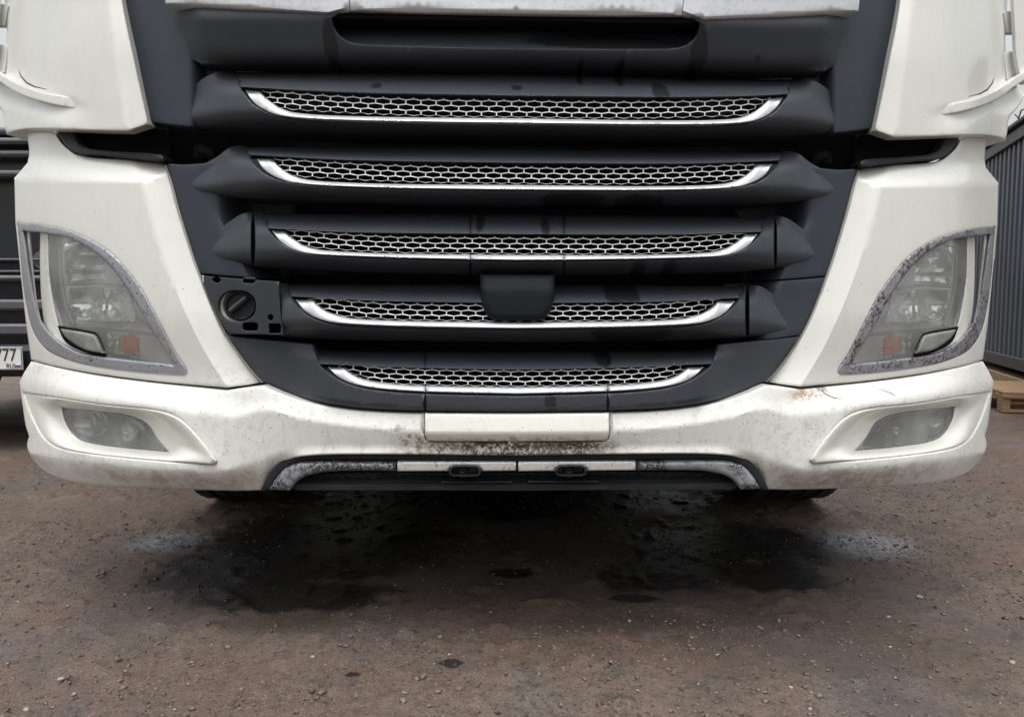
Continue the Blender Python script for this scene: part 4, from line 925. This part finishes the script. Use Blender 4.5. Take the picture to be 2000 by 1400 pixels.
stones = [(1052, 1262, .010, 0, 'small off-white stone lying alone in the lower middle of the yard'),
          (611, 1282, .009, 0, 'small whitish stone left of the middle, near the lower edge'),
          (735, 1184, .009, 1, 'brown stone below the left oily patch'),
          (918, 1232, .009, 1, 'dark brown stone left of the small off-white stone'),
          (1229, 1213, .009, 0, 'grey stone right of the small off-white stone, nearer the lorry'),
          (1305, 1306, .011, 1, 'grey-brown stone between the off-white stone and the lower right corner'),
          (1582, 1382, .009, 0, 'pale stone at the lower edge of the picture, right of the middle'),
          (1545, 1340, .009, 0, 'flat pale chip near the lower edge, right of the middle'),
          (1735, 1202, .011, 0, 'pale tan stone in front of the right end of the bumper'),
          (1796, 1161, .015, 0, 'flat grey slab of stone below the painted sheen on the right'),
          (1978, 1290, .012, 0, 'pale stone at the right edge, above its neighbour'),
          (1958, 1292, .0, 0, ''),
          (120, 1338, .013, 0, 'largest pale stone in the gravel at the lower left corner'),
          (145, 1356, .010, 0, 'round pale stone just below the largest one at lower left'),
          (52, 1385, .012, 0, 'pale stone nearest the lower left corner'),
          (888, 1300, .012, 2, 'black clod of tar in the lower middle'),
          (1595, 1062, .012, 2, 'black lump beside the painted sheen on the right'),
          (1700, 1048, .010, 2, 'black lump on top of the painted sheen on the right'),
          (1660, 1052, .009, 2, 'black lump at the left side of the painted sheen'),
          (1770, 1066, .012, 2, 'flat black flake at the right end of the painted sheen'),
          (1400, 1136, .008, 1, 'small stone in front of the right wheel'),
          (1880, 1140, .008, 0, 'small pale chip near the right edge of the yard')]
for k, (sx, sy, r, mt, lab) in enumerate(stones):
    if r == 0: continue
    x, y, _ = PG(sx, sy); z = float(ground_z(np.array([x]), np.array([y]))[0])
    r *= .72; v, f = pebble(r, (1.0, .85, .6), 100 + k); me = bpy.data.meshes.new('stone'); me.from_pydata([tuple(p) for p in v], [], [tuple(q) for q in f]); 
    o = link('stone', me, (mat_s1, mat_s2, mat_s3)[mt], None, False); md = o.modifiers.new('sub', 'SUBSURF'); md.levels = 2; md.render_levels = 2
    o.location = (x, y, z + r * .25); o.rotation_euler = (0, 0, k * 1.3); tag(o, lab, 'stone', 'single stones lying on the dirt')

# ================================================================== CONTAINER ON THE RIGHT
def cpt(t, side=0.0, z=0.0):   # t metres along the wall away from the camera, side = inward
    d = np.array([.322, .947]); p0 = np.array([4.42, 5.48]); n = np.array([.947, -.322]); q = p0 + d * t + n * side
    return (q[0], q[1], z)
dv = np.array([.322, .947, 0]); nv = np.array([.947, -.322, 0]); zv = np.array([0, 0, 1.])
mat_cont = simple('grey_blue_cladding', (.085, .10, .125), .42, .1, .18, 3)
mat_cont_d = simple('dark_cladding_trim', (.035, .04, .048), .4, .2, .2, 6)
cont = empty('container', cpt(0, .0, .2), 'dark blue-grey corrugated cabin raised on timbers behind the right headlight', 'container')
v = []; f = []; t = -3.6; prof = []
while t < 4.0:
    prof += [(t, 0), (t + .055, 0), (t + .070, .022), (t + .118, .022)]; t += .133
for (tt, s) in prof:
    v.append(cpt(tt, s, .27)); v.append(cpt(tt, s, 2.10))
for k in range(len(prof) - 1): f.append((2*k, 2*k+2, 2*k+3, 2*k+1))
mesh('corrugated_wall', v, f, mat_cont, cont, False)
def bar(name, t0, t1, s, w, z0, z1, mat, par, bev=.006):
    b = MB(); b.box(cpt((t0 + t1) / 2, s + w / 2, (z0 + z1) / 2), (t1 - t0, w, z1 - z0), ax=[dv, nv, zv], bev=bev); return b.build(name, mat, par)
bar('bottom_rail', -3.65, 4.05, -.02, .10, .20, .30, mat_cont_d, cont); bar('top_rail', -3.65, 4.05, -.03, .10, 2.08, 2.18, mat_cont_d, cont)
bar('roof', -3.7, 4.1, -.07, 2.4, 2.19, 2.22, mat_cont_d, cont); bar('rear_box', -3.6, 4.0, .06, 2.2, .24, 2.08, mat_cont_d, cont)
b = MB(); b.tube([cpt(-1.2, -.05, 2.24), cpt(-.75, -.02, 2.31), cpt(-.6, 0, 2.27)], .006, 6); b.tube([cpt(-.62, 0, 2.27), cpt(-.5, 0, 2.33)], .006, 6); b.build('roof_wire', mat_cont_d, cont)
w_ = bar('window', -.10, .22, -.012, .02, 1.13, 1.63, simple('white_pane', (.80, .82, .84), .25), cont)
mat_wood = M('pallet_wood'); _w = mat_wood.noise(9, 6, .7, stretch=(1, 1, 6)); _w2 = mat_wood.noise(60, 5, .7)
mat_wood.princ(mat_wood.mix(_w, (.22, .13, .07), (.44, .30, .18)), .8, 0, mat_wood.bump(_w2, .4, .002)); mat_wood = mat_wood.m
for k, (t0, t1, lab) in enumerate(((-2.6, 2.0, 'long timber beam lying under the dark corrugated cabin'),)):
    o = bar('timber_beam', t0, t1, -.02, .12, .045, .135, mat_wood, None); tag(o, lab, 'beam')
# pallet seen end on
pc = np.array(P(1957, 785, 0.)); 
def pallet(loc, rz, lab, grp):
    root = empty('pallet', loc, lab, 'pallet', grp); c, s = math.cos(rz), math.sin(rz); ax = [(c, s, 0), (-s, c, 0), (0, 0, 1)]
    def bx(nm, x, y, z, dx_, dy_, dz_):
        b = MB(); p = np.array(loc) + np.array(ax[0]) * x + np.array(ax[1]) * y + np.array([0, 0, z]); b.box(p, (dx_, dy_, dz_), ax=ax, bev=.003); b.build(nm, mat_wood, root)
    for q in range(6): bx('deck_board', .6, .06 + q * .136, .134, 1.2, .10, .020)
    for q in (0, 1, 2):
        bx('bottom_board', .6, .06 + q * .34, .011, 1.2, .10, .020)
        for w in (0, 1, 2): bx('block', .025 + w * .55, .06 + q * .34, .060, .05, .10, .078)
    for w in (0, 1, 2): bx('stringer_board', .07 + w * .53, .40, .111, .14, .80, .022)
    return root
x, y, _ = PG(1958, 806); pallet((x, y, 0.0), math.radians(-14), 'pale wooden pallet on the dirt in front of the cabin, at the right edge', 'pallets by the cabin')

# ================================================================== DARK VEHICLE ON THE LEFT
Yv = 2.25; k_ = (Yv + 1.55) / F
def vz(py): return .77 - (py - 585) * k_
veh = empty('parked_vehicle', (-2.65, Yv, 0), 'dark vehicle front with silver bars, half hidden behind the left headlight', 'truck')
mat_vb = simple('dark_blue_black_paint', (.014, .016, .024), .25, 0, .3, 8); mat_vs = satin('grey_metal_bars', (.15, .155, .17), .35, .7, .2, (.2, .2, .2), 60)
b = MB(); xc = -2.65; wv = 2.5
b.box((xc, Yv + 1.3, (vz(735) + vz(262)) / 2), (wv, 2.4, vz(262) - vz(735)), bev=.05); b.build('body', mat_vb, veh)
b = MB(); b.box((xc, Yv + 2.2, vz(212)), (2.3, 2.0, .34), bev=.1); b.build('cab_top', mat_vb, veh)
for y0, y1, pr in ((255, 268, .03), (276, 288, .05), (300, 312, .05), (338, 350, .06), (505, 510, .03), (528, 533, .03), (538, 549, .05), (585, 606, .06), (632, 655, .07)):
    b = MB(); b.box((xc, Yv + .10 - pr, (vz(y0) + vz(y1)) / 2), (wv - .1, .12, vz(y0) - vz(y1)), bev=.012); b.build('silver_bar', mat_vs, veh)
b = MB(); b.box((xc, Yv + .05, (vz(672) + vz(735)) / 2), (wv + .04, .2, vz(672) - vz(735)), bev=.03); b.build('bumper', mat_vb, veh)
b = MB(); b.lathe((-2.36, Yv + .03, vz(508)), [(0, -.01), (.02, -.01), (.03, 0), (.045, .0), (.05, .05)], 'y', 24); b.build('badge_ring', mat_vs, veh)
for sx in (-1.05, 1.05):
    b = MB(); b.lathe((xc + sx, Yv + 1.1, .46), [(.25, -.14), (.40, -.15), (.455, -.12), (.46, 0), (.455, .12), (.40, .15), (.25, .14)], 'x', 48); b.build('wheel', mat_rubber, veh)
# number plate
pr_ = np.array(P(44, 700, Yv - .08)); pz = float(P(44, 700, Yv - .08)[2]); pxr = float(pr_[0]); H_ = .112; W_ = .52
mat_pw = simple('plate_white', (.72, .73, .72), .4, 0, .05); mat_pk = simple('plate_black', (.02, .02, .02), .5)
b = MB(); b.box((pxr - W_ / 2, Yv - .078, pz), (W_, .010, H_), bev=.002); npl = b.build('number_plate', mat_pw, veh)
def text(body, x, z, size, mat, y, name, par, sx=1.0):
    cu = bpy.data.curves.new(name, 'FONT'); cu.body = body; cu.size = size; cu.extrude = .0008; cu.align_x = 'LEFT'
    o = bpy.data.objects.new(name, cu); COL.objects.link(o); o.location = (x, y, z); o.rotation_euler = (math.pi / 2, 0, 0); o.scale = (sx, 1, 1)
    bpy.context.view_layer.update(); dg = bpy.context.evaluated_depsgraph_get(); me = bpy.data.meshes.new_from_object(o.evaluated_get(dg))
    me.transform(o.matrix_world); bpy.data.objects.remove(o); return link(name, me, mat, par, False)
text('777', pxr - .132, pz - .012, .088, mat_pk, Yv - .0845, 'plate_digits', npl, .80)
text('RUS', pxr - .080, pz - .046, .030, mat_pk, Yv - .0845, 'plate_letters', npl, .95)
for q, cc_ in enumerate(((.8, .8, .8), (.03, .06, .35), (.45, .03, .03))):
    b = MB(); b.box((pxr - .022, Yv - .0845, pz - .030 - q * .006), (.028, .002, .006)); b.build('plate_flag', simple('flag_band', cc_, .4), npl, False)
b = MB(); x0, x1 = pxr - .137, pxr - .004
for (cx_, cz_, dx_, dz_) in ((pxr - W_ / 2, pz + H_ / 2 - .003, W_ - .006, .002), (pxr - W_ / 2, pz - H_ / 2 + .003, W_ - .006, .002), (pxr - .0035, pz, .002, H_ - .008), (x0, pz, .002, H_ - .008)):
    b.box((cx_, Yv - .0842, cz_), (dx_, .0016, dz_))
b.build('plate_border', mat_pk, npl, False)
